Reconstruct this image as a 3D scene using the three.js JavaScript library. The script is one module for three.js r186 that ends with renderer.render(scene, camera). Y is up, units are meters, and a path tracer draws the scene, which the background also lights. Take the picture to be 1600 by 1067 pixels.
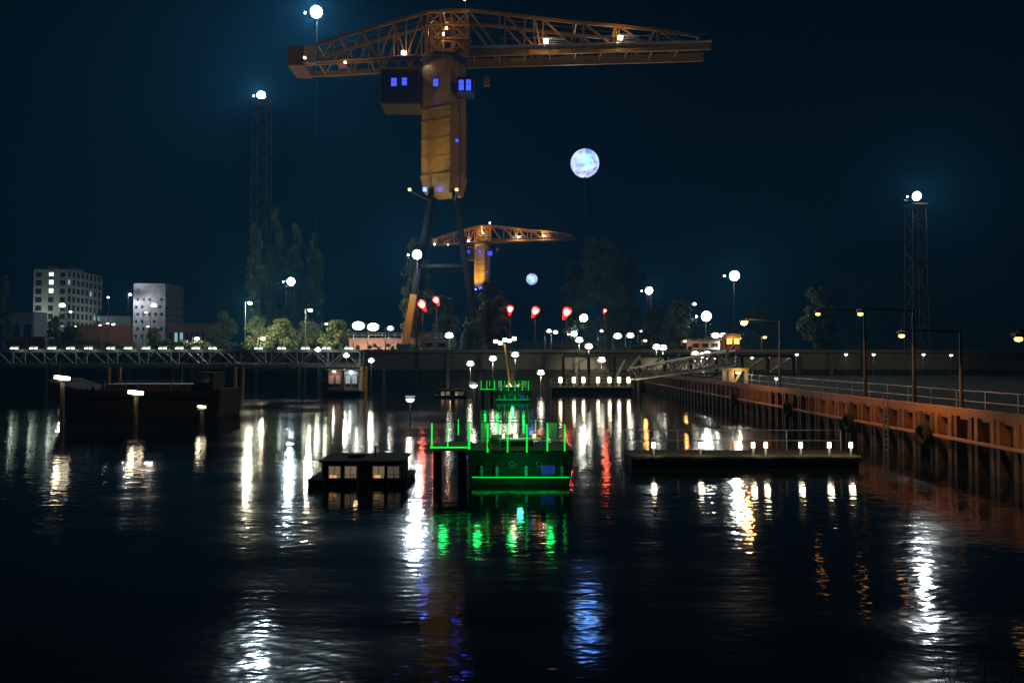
import * as THREE from 'three';
import { mergeGeometries } from 'three/addons/utils/BufferGeometryUtils.js';
import { RoundedBoxGeometry } from 'three/addons/geometries/RoundedBoxGeometry.js';
import { ImprovedNoise } from 'three/addons/math/ImprovedNoise.js';

// ---------------------------------------------------------------- camera, sky, moonlight, exposure
const scene = new THREE.Scene();
const PITCH = Math.atan(24.5 / 1067), EYE = 5;
const camera = new THREE.PerspectiveCamera(53.13, 1600 / 1067, 0.1, 4000);
camera.position.set(0, EYE, 0);
camera.rotation.x = PITCH;
scene.add(camera);
const renderer = new THREE.WebGLRenderer({ antialias: true });
renderer.toneMapping = THREE.LinearToneMapping;
renderer.toneMappingExposure = 1;
renderer.shadowMap.enabled = true;
{
  const W = 256, H = 128, d = new Float32Array(W * H * 4);
  for (let j = 0; j < H; j++) for (let i = 0; i < W; i++) {
    const up = Math.max(0, (j + 0.5) / H * 2 - 1), k = 1 - 0.35 * up;
    d.set([0.0001 * k, 0.0007 * k, 0.0018 * k, 1], (j * W + i) * 4);
  }
  const t = new THREE.DataTexture(d, W, H, THREE.RGBAFormat, THREE.FloatType);
  t.mapping = THREE.EquirectangularReflectionMapping; t.magFilter = t.minFilter = THREE.LinearFilter; t.needsUpdate = true;
  scene.background = t; scene.environment = t;
}
const moonlight = new THREE.DirectionalLight(0xcfdcff, 0.012);
moonlight.position.set(-60, 90, 40); moonlight.castShadow = true;
Object.assign(moonlight.shadow.camera, { left: -200, right: 200, top: 200, bottom: -200, far: 600 });
scene.add(moonlight);
scene.fog = new THREE.FogExp2(new THREE.Color().setRGB(0.1, 0.52, 1), 0.00043);

// ---------------------------------------------------------------- helpers
let seed = 12345;
const rnd = () => { seed = (seed * 1664525 + 1013904223) >>> 0; return seed / 4294967296; };
const rr = (a, b) => a + (b - a) * rnd();
const gauss = () => (rnd() + rnd() + rnd() + rnd() - 2) * 1.0;
const V = (x, y, z) => new THREE.Vector3(x, y, z);
const noise = new ImprovedNoise();
const F = 1067;
function at(x, y, D) {                       // the place at distance D that the lens shows at (x, y) of the 1600 px photograph
  const u = (x - 800) / F, v = (533.5 - y) / F, c = Math.cos(PITCH), s = Math.sin(PITCH), k = c - v * s;
  return V(u / k * D, EYE + (v * c + s) / k * D, -D);
}
const used = {};
function numbered(n) { const k = used[n] = (used[n] ?? -1) + 1; return k ? `${n}_${String(k).padStart(3, '0')}` : n; }
function shadows(o) { o.castShadow = o.receiveShadow = true; return o; }
function mesh(name, g, m, parent) { const o = shadows(new THREE.Mesh(g, m)); o.name = name; parent.add(o); return o; }
function thing(name, label, category, pos, group, turn = 0) {
  const o = new THREE.Group(); o.name = numbered(name); o.position.copy(pos); o.rotation.y = turn;
  o.userData = { label, category }; if (group) o.userData.group = group;
  scene.add(o); return o;
}
function copyOf(root, label, pos, group, turn) {
  const r = root.clone(); r.name = numbered(root.name.replace(/_\d{3}$/, '')); r.position.copy(pos);
  if (turn !== undefined) r.rotation.y = turn;
  r.userData = { ...root.userData, label }; if (group) r.userData.group = group;
  scene.add(r); return r;
}
function struct(name, g, m, kind = 'structure') { const o = mesh(name, g, m, scene); o.userData.kind = kind; return o; }
const UNIT = new THREE.BoxGeometry(1, 1, 1);
const ROD = new THREE.CylinderGeometry(1, 1, 1, 10);
const SOFT = new RoundedBoxGeometry(1, 1, 1, 2, 0.06);
const UPV = V(0, 1, 0);
function aim(o, a, b) {
  const d = b.clone().sub(a), L = d.length(); d.normalize();
  o.position.copy(a).addScaledVector(d, L / 2);
  const y = d, ref = Math.abs(d.z) > 0.9 ? V(1, 0, 0) : V(0, 0, 1), x = y.clone().cross(ref).normalize(), z = x.clone().cross(y);
  o.quaternion.setFromRotationMatrix(new THREE.Matrix4().makeBasis(x, y, z)); return L;
}
function bar(name, a, b, w, t, m, parent) { const o = mesh(name, UNIT, m, parent); o.scale.set(w, aim(o, a, b), t); return o; }
function rod(name, a, b, r, m, parent) { const o = mesh(name, ROD, m, parent); o.scale.set(r, aim(o, a, b), r); return o; }
function box(name, c, w, h, d, m, parent, g = SOFT) { const o = mesh(name, g, m, parent); o.position.copy(c); o.scale.set(w, h, d); return o; }
function gBox(x, y, z, w, h, d, ry = 0) { const g = new THREE.BoxGeometry(w, h, d); if (ry) g.rotateY(ry); g.translate(x, y, z); return g; }
function gBar(a, b, w, t) { const o = new THREE.Object3D(); const L = aim(o, a, b); o.scale.set(w, L, t); o.updateMatrix(); return new THREE.BoxGeometry(1, 1, 1).applyMatrix4(o.matrix); }
function gCone(a, b, r0, r1, n = 7) { const o = new THREE.Object3D(); const L = aim(o, a, b); o.updateMatrix(); return new THREE.CylinderGeometry(r1, r0, L, n).applyMatrix4(o.matrix); }
function point(parent, p, color, I, radius = 0.1) {
  const l = new THREE.PointLight(color, I); l.position.copy(p); l.castShadow = true; l.shadow.radius = radius / 0.02; parent.add(l); return l;
}
function spot(parent, p, target, color, I, angle, radius = 0.15) {
  const l = new THREE.SpotLight(color, I, 0, angle, 0.7); l.position.copy(p); l.castShadow = true; l.shadow.radius = radius / 0.02;
  l.target.position.copy(target); parent.add(l); parent.add(l.target); return l;
}

// ---------------------------------------------------------------- procedural textures and materials
function grain(size, fn) {
  const d = new Uint8Array(size * size * 4);
  for (let j = 0; j < size; j++) for (let i = 0; i < size; i++) { const v = fn(i / size, j / size); const c = Array.isArray(v) ? v : [v, v, v]; d.set([c[0] * 255, c[1] * 255, c[2] * 255, 255].map((x) => Math.max(0, Math.min(255, x))), (j * size + i) * 4); }
  const t = new THREE.DataTexture(d, size, size); t.wrapS = t.wrapT = THREE.RepeatWrapping; t.magFilter = t.minFilter = THREE.LinearFilter; t.needsUpdate = true; return t;
}
function tile(u, v, f, z, fv = f) {               // noise that wraps round the unit square
  const a = noise.noise(u * f, v * fv, z), b = noise.noise((u - 1) * f, v * fv, z), c = noise.noise(u * f, (v - 1) * fv, z), d = noise.noise((u - 1) * f, (v - 1) * fv, z);
  return (a * (1 - u) + b * u) * (1 - v) + (c * (1 - u) + d * u) * v;
}
const fbm = (u, v, f, z) => tile(u, v, f, z) + tile(u, v, f * 2.1, z + 7) * 0.5 + tile(u, v, f * 4.3, z + 17) * 0.25;
const dirt = grain(256, (u, v) => 0.72 + 0.35 * fbm(u, v, 5, 3) + 0.1 * tile(u, v, 40, 9));
const wear = grain(256, (u, v) => 0.6 + 0.3 * fbm(u, v, 8, 13) + 0.15 * tile(u, v, 60, 4));
const streak = grain(256, (u, v) => 0.7 + 0.3 * tile(u, v, 24, 5, 3) + 0.25 * fbm(u, v, 6, 21));
const rep = (t, x, y = x) => { const c = t.clone(); c.repeat.set(x, y); c.needsUpdate = true; return c; };
const lin = (r, g, b) => new THREE.Color().setRGB(r, g, b);
const matte = (c, map) => new THREE.MeshPhysicalMaterial({ color: lin(...c), roughness: 1, specularIntensity: 0.08, map });
const std = (c, roughness = 0.8, o = {}) => new THREE.MeshStandardMaterial({ color: lin(...c), roughness, ...o });
const glow = (c, k) => new THREE.MeshStandardMaterial({ color: lin(c[0] * 0.4, c[1] * 0.4, c[2] * 0.4), roughness: 0.4, emissive: lin(...c), emissiveIntensity: k });
const M = {
  yellow: std([0.42, 0.215, 0.03], 0.55, { map: rep(streak, 1, 1), roughnessMap: wear }),
  steel: std([0.16, 0.165, 0.17], 0.5, { metalness: 0.5, map: dirt }),
  darkSteel: std([0.045, 0.047, 0.05], 0.55, { metalness: 0.4, map: dirt }),
  galv: std([0.34, 0.35, 0.36], 0.45, { metalness: 0.6, map: dirt }),
  mastSteel: matte([0.07, 0.073, 0.076], dirt),
  concrete: matte([0.17, 0.145, 0.105], rep(streak, 2, 1)),
  wallDark: matte([0.035, 0.036, 0.026], rep(streak, 2, 1)),
  render: std([0.5, 0.5, 0.47], 0.85, { map: rep(dirt, 2) }),
  pale: std([0.55, 0.56, 0.58], 0.85, { map: rep(dirt, 2) }),
  timber: std([0.16, 0.12, 0.075], 0.85, { map: rep(streak, 1, 1) }),
  oldTimber: matte([0.06, 0.05, 0.036], streak), deckTimber: matte([0.085, 0.066, 0.045], streak),
  brick: std([0.26, 0.11, 0.07], 0.9, { map: rep(dirt, 3) }),
  rust: std([0.24, 0.1, 0.045], 0.8, { map: rep(streak, 1, 1) }),
  rustB: std([0.2, 0.085, 0.04], 0.85, { map: streak }),
  rustC: std([0.28, 0.13, 0.06], 0.75, { map: dirt }),
  hull: matte([0.06, 0.046, 0.036], rep(streak, 2, 1)),
  hullDark: matte([0.014, 0.015, 0.017], dirt),
  hullGreen: matte([0.03, 0.085, 0.055], dirt),
  whitePaint: std([0.7, 0.7, 0.68], 0.5, { map: dirt }),
  glass: new THREE.MeshPhysicalMaterial({ color: lin(0.02, 0.025, 0.03), roughness: 0.12, ior: 1.5 }),
  soil: matte([0.07, 0.065, 0.05], rep(dirt, 120)),
  bankSoil: matte([0.016, 0.017, 0.011], rep(dirt, 20)),
  rope: std([0.12, 0.1, 0.08], 0.9),
  bark: std([0.09, 0.07, 0.05], 0.95, { map: rep(streak, 2, 4) }),
};
const leafM = (r, g, b) => new THREE.MeshPhysicalMaterial({ color: lin(r, g, b), roughness: 0.9, transmission: 0.3, thickness: 0, vertexColors: true, side: THREE.DoubleSide });
const LEAF = { mid: leafM(0.07, 0.1, 0.03), dark: leafM(0.045, 0.07, 0.03), lime: leafM(0.1, 0.13, 0.03) };
const COOL = [0.72, 0.9, 1], WHITE = [0.95, 1, 0.92], WARM = [1, 0.85, 0.56], GREENISH = [0.8, 1, 0.78], SODIUM = [1, 0.42, 0.1];
const G = {
  cool: glow(COOL, 40), white: glow(WHITE, 30), warm: glow(WARM, 9), soft: glow([1, 0.98, 0.85], 5), greenish: glow(GREENISH, 6), sodium: glow(SODIUM, 14),
  blueWin: glow([0.04, 0.07, 1], 2.2), green: glow([0.0, 0.75, 0.04], 1.3), red: glow([1, 0.02, 0.01], 2.6), redCore: glow([1, 0.66, 0.52], 3), pink: glow([1, 0.72, 0.5], 8),
  winWarm: glow([1, 0.75, 0.5], 0.14), winOrange: glow([1, 0.45, 0.1], 0.9), winWhite: glow([0.85, 1, 0.95], 2.2), winTeal: glow([0.5, 0.9, 0.9], 0.5), blueSign: glow([0.04, 0.12, 0.8], 0.16),
};
const C = (a) => lin(...a);

// ---------------------------------------------------------------- the setting: water, quay ground, right bank, near bank
const QZ = -107, QY = 6;
{
  const N = 1024;
  const waves = grain(N, (u, v) => {
    let h = 0.5;
    h += 0.2 * tile(u, v, 14, 1, 30) + 0.16 * tile(u, v, 30, 31, 64) + 0.08 * tile(u, v, 70, 61, 130) + 0.12 * tile(u, v, 6, 91, 11);
    return h;
  });
  waves.repeat.set(400 / 13, 420 / 13);
  const patch = grain(512, (u, v) => { const n = fbm(u, v, 5, 40) + 0.6 * tile(u, v, 9, 2, 26); return [0, 0.5 + 0.55 * Math.max(-0.35, Math.min(0.75, n)), 0]; });
  patch.repeat.set(9, 14);
  const water = new THREE.MeshPhysicalMaterial({ color: lin(0.004, 0.006, 0.007), roughness: 0.15, roughnessMap: patch, ior: 1.33, bumpMap: waves, bumpScale: 0.025 });
  const g = new THREE.PlaneGeometry(400, 420); g.rotateX(-Math.PI / 2); g.translate(0, 0, -100);
  struct('river_water', g, water);
  // ground beyond the quay edge, one sheet to the horizon
  const gg = new THREE.PlaneGeometry(3000, 2400, 40, 30); gg.rotateX(-Math.PI / 2); gg.translate(0, QY, QZ - 1200.6);
  struct('quay_ground', gg, M.soil);
}
{ // the quay wall: coping blocks and concrete panels, timber fenders
  const w = struct('quay_wall', gBox(0, 2, QZ - 0.9, 420, 8, 1), M.wallDark);
  for (let x = -130; x < 140; x += 5) {
    const pz = QZ - 0.28 - rr(0, 0.05);
    box('panel', V(x + 2.5, 4.3, pz), 4.9, 2.5, 0.3, M.concrete, w);
    box('lower_panel', V(x + 2.5, 1.2, pz - 0.04), 4.94, 3.64, 0.3, M.wallDark, w);  // lower panels in a darker tone than those above
    box('coping', V(x + 2.5, 5.95, QZ - 0.2), 4.94, 0.5, 1.1, M.concrete, w);
    if (x > -62 && x < 60) bar('fender', V(x + rr(-0.2, 0.2), -1, QZ + 0.1), V(x, rr(5.2, 5.7), QZ + 0.1), 0.45, 0.45, x % 10 ? M.oldTimber : M.timber, w);
  }
  // steel railing along the quay edge in the middle
  const r = thing('quay_railing', 'dark steel railing along the quay edge in the middle, beside the bare leafy tree', 'railing', V(0, QY + 0.2, QZ - 0.25));
  for (let x = -22; x <= 18; x += 2) bar('post', V(x, 0, 0), V(x, 1.1, 0), 0.07, 0.07, M.steel, r);
  for (const h of [0.4, 0.75, 1.1]) bar('rail', V(-22, h, 0.001), V(18, h, 0.001), 0.05, 0.05, M.steel, r);
}
{ // right bank: low land behind an added sheet pile wall, made from an orange light trail
  const s = new THREE.Shape([[20.8, 14], [20.8, 106.4], [190, 106.4], [190, 14]].map(([a, b]) => new THREE.Vector2(a, b)));
  const g = new THREE.ExtrudeGeometry(s, { depth: 3.3, bevelEnabled: false }); g.rotateX(-Math.PI / 2); g.translate(0, -1, 0);
  struct('right_bank', g, M.bankSoil);
  const wall = thing('added_pile_wall', 'made-up rusty pile wall standing in for an orange light trail along the right bank', 'sheet pile wall', V(20.6, 0, -24));
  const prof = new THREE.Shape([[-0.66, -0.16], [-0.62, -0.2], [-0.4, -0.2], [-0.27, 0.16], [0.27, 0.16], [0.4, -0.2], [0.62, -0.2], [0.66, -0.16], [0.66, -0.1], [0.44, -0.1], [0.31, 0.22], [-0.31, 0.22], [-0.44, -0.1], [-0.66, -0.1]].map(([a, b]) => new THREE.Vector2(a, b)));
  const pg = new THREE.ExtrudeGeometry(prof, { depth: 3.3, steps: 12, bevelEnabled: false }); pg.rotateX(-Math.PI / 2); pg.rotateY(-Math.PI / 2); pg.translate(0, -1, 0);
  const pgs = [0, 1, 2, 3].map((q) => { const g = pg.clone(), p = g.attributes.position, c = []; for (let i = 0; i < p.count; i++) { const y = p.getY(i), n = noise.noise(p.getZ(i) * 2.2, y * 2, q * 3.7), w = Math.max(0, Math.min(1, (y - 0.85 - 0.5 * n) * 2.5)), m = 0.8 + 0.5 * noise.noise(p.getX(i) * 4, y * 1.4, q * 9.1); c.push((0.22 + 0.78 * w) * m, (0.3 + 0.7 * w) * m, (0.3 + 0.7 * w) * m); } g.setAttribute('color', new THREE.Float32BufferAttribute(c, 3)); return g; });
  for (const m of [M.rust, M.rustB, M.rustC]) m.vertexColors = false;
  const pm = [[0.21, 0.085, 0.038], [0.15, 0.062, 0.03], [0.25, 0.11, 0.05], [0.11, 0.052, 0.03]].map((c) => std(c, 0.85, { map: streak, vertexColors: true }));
  for (const z of [-9.5, -17, -26, -38]) { const g = new THREE.TorusGeometry(0.42, 0.16, 10, 20); g.rotateY(Math.PI / 2); mesh('tyre_fender', g, matte([0.02, 0.02, 0.02], dirt), wall).position.set(-0.45, 1.1 + rr(-0.15, 0.15), z); rod('fender_chain', V(-0.42, 1.4, z), V(-0.3, 2.35, z), 0.025, M.darkSteel, wall); }
  for (const d of [-0.22, 0.22]) rod('ladder_rail', V(-0.38, -0.6, -13 + d), V(-0.38, 2.9, -13 + d), 0.03, M.steel, wall);
  for (let y = 0; y < 2.4; y += 0.28) rod('ladder_rung', V(-0.38, y, -13.22), V(-0.38, y, -12.78), 0.018, M.steel, wall);
  for (let k = 0; k < 58; k++) { const o = mesh('added_pile', pgs[k % 4], pm[Math.floor(rnd() * 4)], wall); o.position.set(rr(-0.02, 0.02), rr(-0.02, 0.02), -k * 1.4); o.rotation.y = rr(-0.01, 0.01); }
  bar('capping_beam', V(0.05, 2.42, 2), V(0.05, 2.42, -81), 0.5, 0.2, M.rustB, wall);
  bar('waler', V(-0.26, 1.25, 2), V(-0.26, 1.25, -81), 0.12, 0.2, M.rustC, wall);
  const r = thing('bank_railing', 'low grey railing on the dark right bank above the added rusty wall', 'railing', V(22.4, 2.3, -26));
  for (let k = 0; k <= 36; k++) bar('post', V(0, 0, -k * 2.1), V(0, 1.05, -k * 2.1), 0.06, 0.06, M.steel, r);
  for (const h of [0.55, 1.05]) rod('rail', V(0, h, 0), V(0, h, -75.6), 0.03, M.steel, r);
}
{ // near bank under the camera, rising to the right with reeds
  const g = new THREE.PlaneGeometry(60, 14, 60, 14); g.rotateX(-Math.PI / 2); g.translate(18, 0, -1);
  const p = g.attributes.position;
  for (let i = 0; i < p.count; i++) { const x = p.getX(i), z = p.getZ(i); p.setY(i, -0.6 + Math.max(0, (z + 7.2 + 0.09 * (x - 6)) * 0.55) * (x > -2 ? 1 : 0.6) * 0.7 + 0.15 * noise.noise(x, z, 2)); }
  g.computeVertexNormals();
  struct('near_bank', g, M.bankSoil);
  const pos = [], idx = []; let n = 0;
  for (let k = 0; k < 2600; k++) {
    const a = rnd() < 0.75, x = a ? rr(3.6, 12) : rr(1.2, 4), z = a ? -rr(5.6, 8.2 + 0.2 * x) : -rr(7, 8.2), h = a ? rr(0.6, 1.3) + 0.09 * Math.max(0, x - 4) : rr(0.3, 0.7), dir = rr(0, 6.28), w = rr(0.006, 0.014), lean = rr(0.1, 0.6) * h;
    const y0 = -0.1; let q = [];
    for (let s = 0; s <= 3; s++) { const t = s / 3, X = x + Math.cos(dir) * lean * t * t, Z = z + Math.sin(dir) * lean * t * t, Y = y0 + h * t * (1 - 0.15 * t), ww = w * (1 - t * 0.9); q.push([X - ww, Y, Z], [X + ww, Y, Z]); }
    for (const c of q) pos.push(...c);
    for (let s = 0; s < 3; s++) idx.push(n + 2 * s, n + 2 * s + 1, n + 2 * s + 3, n + 2 * s, n + 2 * s + 3, n + 2 * s + 2);
    n += 8;
  }
  const rg = new THREE.BufferGeometry(); rg.setAttribute('position', new THREE.Float32BufferAttribute(pos, 3)); rg.setIndex(idx); rg.computeVertexNormals();
  const reeds = struct('reeds', rg, std([0.05, 0.06, 0.025], 0.9, { side: THREE.DoubleSide }), 'stuff');
  reeds.userData.label = 'dark reeds and tall grass on the near bank at lower right';
}

// ---------------------------------------------------------------- the crane
function makeCrane(D, ground) {
  const k = D / F, gy = 558 - (ground - EYE) * F / D;        // metres per photograph pixel at the crane
  const base = at(693, gy, D); base.y = ground;
  const t = thing('titan_crane', 'big yellow hammerhead crane towering over the quay, nearest of the two', 'crane', base);
  const H = (y) => at(693, y, D).y - ground, X = (x) => (x - 693) * k;
  const Z = 2.3;                                             // half width of the jib
  const pt = (x, y, s) => V(X(x), H(y), s * Z);
  // jib: box girders, top chords, posts, diagonals on both sides
  const Y = M.yellow;
  const top = [[498, 79], [532, 68], [569, 57], [617, 44], [667, 30], [693, 27], [727, 26], [780, 31], [835, 38], [900, 45], [960, 50], [1021, 56], [1090, 66]];
  const topY = (x) => { for (let i = 1; i < top.length; i++) if (x <= top[i][0]) { const [a, b] = [top[i - 1], top[i]], f = (x - a[0]) / (b[0] - a[0]); return a[1] + (b[1] - a[1]) * f; } return 66; };
  const botY = (x) => (x < 693 ? 110 - (x - 455) / 238 * 14 : 91 - (x - 693) / 417 * 11);
  for (const s of [-1, 1]) {
    bar('girder', V(X(693), H(92), s * Z), V(X(1108), H(80), s * Z), 0.35, 0.35, Y, t).scale.x = 1.5;
    bar('girder', V(X(455), H(109), s * Z), V(X(693), H(96), s * Z), 0.35, 0.35, Y, t).scale.x = 0.8;
    for (let i = 1; i < top.length; i++) bar('chord', pt(...top[i - 1], s), pt(...top[i], s), 0.5, 0.34, Y, t);
    const xs = [498, 522, 541, 569, 593, 617, 636, 660];
    xs.forEach((x, i) => {
      bar('post', pt(x, botY(x), s), pt(x, topY(x), s), 0.22, 0.2, Y, t);
      if (i < xs.length - 1) { const x2 = xs[i + 1]; bar('brace', pt(x, i % 2 ? topY(x) : botY(x), s), pt(x2, i % 2 ? botY(x2) : topY(x2), s * 0.98), 0.24, 0.2, Y, t); }
    });
    const xr = [727, 789, 820, 848, 895, 911, 958, 966, 1025, 1055];
    xr.forEach((x) => bar('post', pt(x, botY(x), s), pt(x, topY(x), s), 0.24, 0.2, Y, t));
    for (const [a, b] of [[733, 776], [789, 834], [848, 892], [911, 953], [966, 1003], [1025, 1060]]) bar('brace', pt(a, topY(a), s), pt(b, botY(b) - 6, s * 0.98), 0.3, 0.24, Y, t);
    for (const [a, b] of [[835, 845], [960, 966]]) bar('brace', pt(a, topY(a), s), pt(b, botY(b), s * 0.97), 0.35, 0.24, Y, t);
    // walkway rail on the jib
    bar('handrail', V(X(780), H(74), s * (Z + 0.9)), V(X(1104), H(66), s * (Z + 0.9)), 0.07, 0.07, M.galv, t);
    for (let x = 786; x < 1104; x += 16) bar('baluster', V(X(x), H(botY(x)), s * (Z + 0.9)), V(X(x), H(74 - (x - 780) / 324 * 8), s * (Z + 0.9)), 0.07, 0.07, M.galv, t);
    bar('walkway', V(X(730), H(85), s * (Z + 0.55)), V(X(1108), H(76.5), s * (Z + 0.55)), 0.12, 0.9, M.galv, t);
    bar('walkway', V(X(498), H(108), s * (Z + 0.55)), V(X(660), H(98), s * (Z + 0.55)), 0.12, 0.9, M.rust, t);
  }
  for (const [x, y] of top) bar('cross_tie', pt(x, y, -1), pt(x, y, 1), 0.2, 0.2, Y, t);
  for (let x = 500; x < 1100; x += 40) bar('cross_tie', V(X(x), H(botY(x)), -Z), V(X(x), H(botY(x)), Z), 0.25, 0.25, Y, t);
  // counterweight with pale end panel
  box('counterweight', V(X(466), H(98), 0), 26 * k, 31 * k, Z * 2 + 1, M.rust, t);
  box('counterweight_panel', V(X(488), H(96), Z + 0.35), 19 * k, 27 * k, 0.5, std([0.5, 0.36, 0.28], 0.7, { map: dirt }), t);
  box('ballast_box', V(X(534), H(100), Z * 0.4), 13 * k, 15 * k, 2, std([0.4, 0.16, 0.12], 0.7, { map: dirt }), t);
  // slewing tower on top of the column
  const tw = [[664, 700], [700, 735]];
  for (const s of [-1, 1]) {
    for (const x of [668, 688, 708, 732]) bar('tower_leg', V(X(x), H(97), s * (Z + 0.4)), V(X(x + (x < 700 ? 2 : -2)), H(29), s * (Z + 0.2)), 0.42, 0.42, Y, t);
    for (const [y0, y1] of [[92, 72], [72, 52], [52, 32]]) {
      bar('tower_brace', V(X(669), H(y0), s * (Z + 0.4)), V(X(688), H(y1), s * (Z + 0.3)), 0.26, 0.2, Y, t);
      bar('tower_brace', V(X(688), H(y0), s * (Z + 0.55)), V(X(669), H(y1), s * (Z + 0.45)), 0.26, 0.2, Y, t);
      bar('tower_brace', V(X(709), H(y0), s * (Z + 0.4)), V(X(731), H(y1), s * (Z + 0.3)), 0.26, 0.2, Y, t);
      bar('tower_brace', V(X(731), H(y0), s * (Z + 0.55)), V(X(709), H(y1), s * (Z + 0.45)), 0.26, 0.2, Y, t);
      bar('tower_tie', V(X(666), H(y1), s * (Z + 0.7)), V(X(734), H(y1), s * (Z + 0.7)), 0.3, 0.24, Y, t);
    }
  }
  box('machine_panel', V(X(702), H(55), 0.4), 16 * k, 9 * k, 1.2, Y, t);
  box('machine_panel', V(X(704), H(34), 0.4), 14 * k, 6 * k, 1.2, Y, t);
  // turret, column and panels: a square section turned so that a lit and a dark side show
  const turn = -0.44, S = 51 * k;
  const col = (y0, y1, s0, s1, name, m) => { const g = new THREE.CylinderGeometry(s1 / Math.SQRT2, s0 / Math.SQRT2, H(y1) - H(y0), 4, 1); g.rotateY(Math.PI / 4 + turn); g.translate(0, (H(y0) + H(y1)) / 2, 0); const ng = g.toNonIndexed(); ng.computeVertexNormals(); return mesh(name, ng, m, t); };
  col(178, 100, S * 0.98, S * 0.98, 'turret', Y);
  for (const [y0, y1] of [[197, 178.6], [225, 197.6], [252.5, 225.6], [278, 253]]) col(y0, y1, S, S, 'column_panel', Y);
  for (const y of [177, 196, 224, 252]) col(y + 1.2, y - 1.2, S * 1.03, S * 1.03, 'flange', Y);
  col(306, 278.3, S * 0.86, S * 1.06, 'column_foot', Y);
  const ring = new THREE.CylinderGeometry(S * 0.72, S * 0.72, 5 * k, 24); ring.translate(0, H(98.5), 0); mesh('slewing_ring', ring, M.darkSteel, t);
  // portal legs, coloured dark so that they look unlit
  const legShadeM = matte([0.018, 0.017, 0.015], dirt);
  for (const [sx, sz] of [[-1, 1], [1, 1], [-1, -1], [1, -1]]) {
    const a = V(sx * 1.9, H(300), sz * 1.9), b = V(sx * 5.6 + (sx < 0 ? -0.4 : 0.5), 0, sz * 5.2);
    bar('leg', a, b, 0.85, 0.85, legShadeM, t);
    if (sx < 0 && sz > 0) bar('leg_lit_sleeve', a.clone().lerp(b, 0.66), a.clone().lerp(b, 0.985), 1.05, 1.05, Y, t);  // added yellow sleeve stands for the lit foot of the leg
    box('bogie', V(b.x, 0.6, b.z), 2.4, 1.2, 1.2, M.darkSteel, t);
  }
  for (const [y, f] of [[420, 0.62]]) for (const sz of [-1, 1]) bar('portal_tie', V(-1.9 - 4 * f, H(y), sz * (1.9 + 3.3 * f)), V(1.9 + 4.1 * f, H(y), sz * (1.9 + 3.3 * f)), 0.5, 0.4, legShadeM, t);
  // operators' cabins with blue windows
  const cab = box('machine_house', V(X(629), H(148), 1.2), 62 * k, 56 * k, 5.2, M.rustC, t); cab.material = matte([0.07, 0.045, 0.018], streak);
  const win = (x, y, w, h, z) => { const o = box('window', V(X(x), H(y), z), w * k, h * k, 0.3, M.darkSteel, t); const p = new THREE.Mesh(SOFT, G.blueWin); p.name = 'window_light'; p.position.set(0, 0, 0.4); p.scale.set(0.8, 0.86, 0.24); o.add(p);
    const mg = mergeGeometries([gBox(0, 0, 0.56, 0.05, 0.9, 0.1), gBox(0, 0.08, 0.58, 0.84, 0.04, 0.1), gBox(0, 0.5, 0.8, 1.08, 0.05, 0.9)]); const q = new THREE.Mesh(mg, M.darkSteel); q.name = 'glazing_bar'; o.add(q); return o; };
  win(620, 143, 10, 14, 3.95); win(636, 142, 9, 13, 3.95); win(683, 141, 9, 13, 3.2);
  box('driver_cab', V(X(729), H(147), 2.8), 26 * k, 26 * k, 3, M.darkSteel, t);
  win(723, 149, 9, 18, 4.4); win(734, 149, 9, 19, 4.4);
  win(716, 230, 6, 5, 3.6);
  for (const [x, y, z] of [[628, 143, 6], [684, 141, 6.2], [729, 160, 6], [716, 236, 5]]) point(t, V(X(x), H(y), z), lin(0.06, 0.1, 1), x === 729 ? 10 : 5, 0.3);
  // ladder with hoops, cable bundle and hoist cables
  const lx = -S * 0.36, lz = S * 0.66;
  for (const d of [-0.22, 0.22]) rod('ladder_rail', V(lx + d, H(296), lz), V(lx + d, H(104), lz), 0.03, M.darkSteel, t);
  for (let y = 294; y > 106; y -= 6) rod('ladder_rung', V(lx - 0.22, H(y), lz), V(lx + 0.22, H(y), lz), 0.02, M.darkSteel, t);
  for (let i = 0; i < 3; i++) rod('cable', V(S * 0.5 + i * 0.12, H(300), S * 0.52), V(S * 0.5 + i * 0.12, H(100), S * 0.52), 0.035, M.darkSteel, t);
  for (const [a, b] of [[[693, 27], [480, 84]], [[715, 26], [1080, 66]]]) rod('stay_cable', V(X(a[0]), H(a[1] - 3), 0), V(X(b[0]), H(b[1] - 2), 0), 0.05, M.rope, t);
  // aviation lamp on the left foot
  const av = box('blue_lamp', V(X(667), H(304), 3.6), 0.6, 0.6, 0.5, G.blueWin, t); av.material = glow([0.08, 0.12, 1], 6);
  point(t, V(X(667), H(304), 4.4), lin(0.08, 0.12, 1), 18, 0.2);
  // hook block
  rod('hoist_rope', V(X(760), H(90), 0), V(X(760), H(122), 0), 0.05, M.rope, t);
  box('hook_block', V(X(760), H(128), 0), 1.1, 1.5, 0.6, M.rustC, t);
  // work lamps on the jib and in the tower
  for (const [x, y, I, z] of [[852, 79, 26, 3.6], [966, 74, 26, 3.6], [634, 96, 16, 3.4]]) {
    const p = V(X(x), H(y), z);
    const l = box('work_lamp', p, 0.8, 0.55, 0.5, G.pink, t); l.rotation.z = -0.1;
    bar('lamp_bracket', V(p.x, p.y - 0.4, z - 0.1), V(p.x, p.y - 0.4, Z), 0.1, 0.1, M.galv, t);
    if (x > 700) { box('lamp_tray', V(X(x + 15), H(y - 0.5), z - 0.5), 32 * k, 0.1, 0.5, M.galv, t); box('lamp_tray', V(X(x + 15), H(y - 5), z - 0.5), 30 * k, 0.1, 0.5, M.galv, t); }
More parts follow.
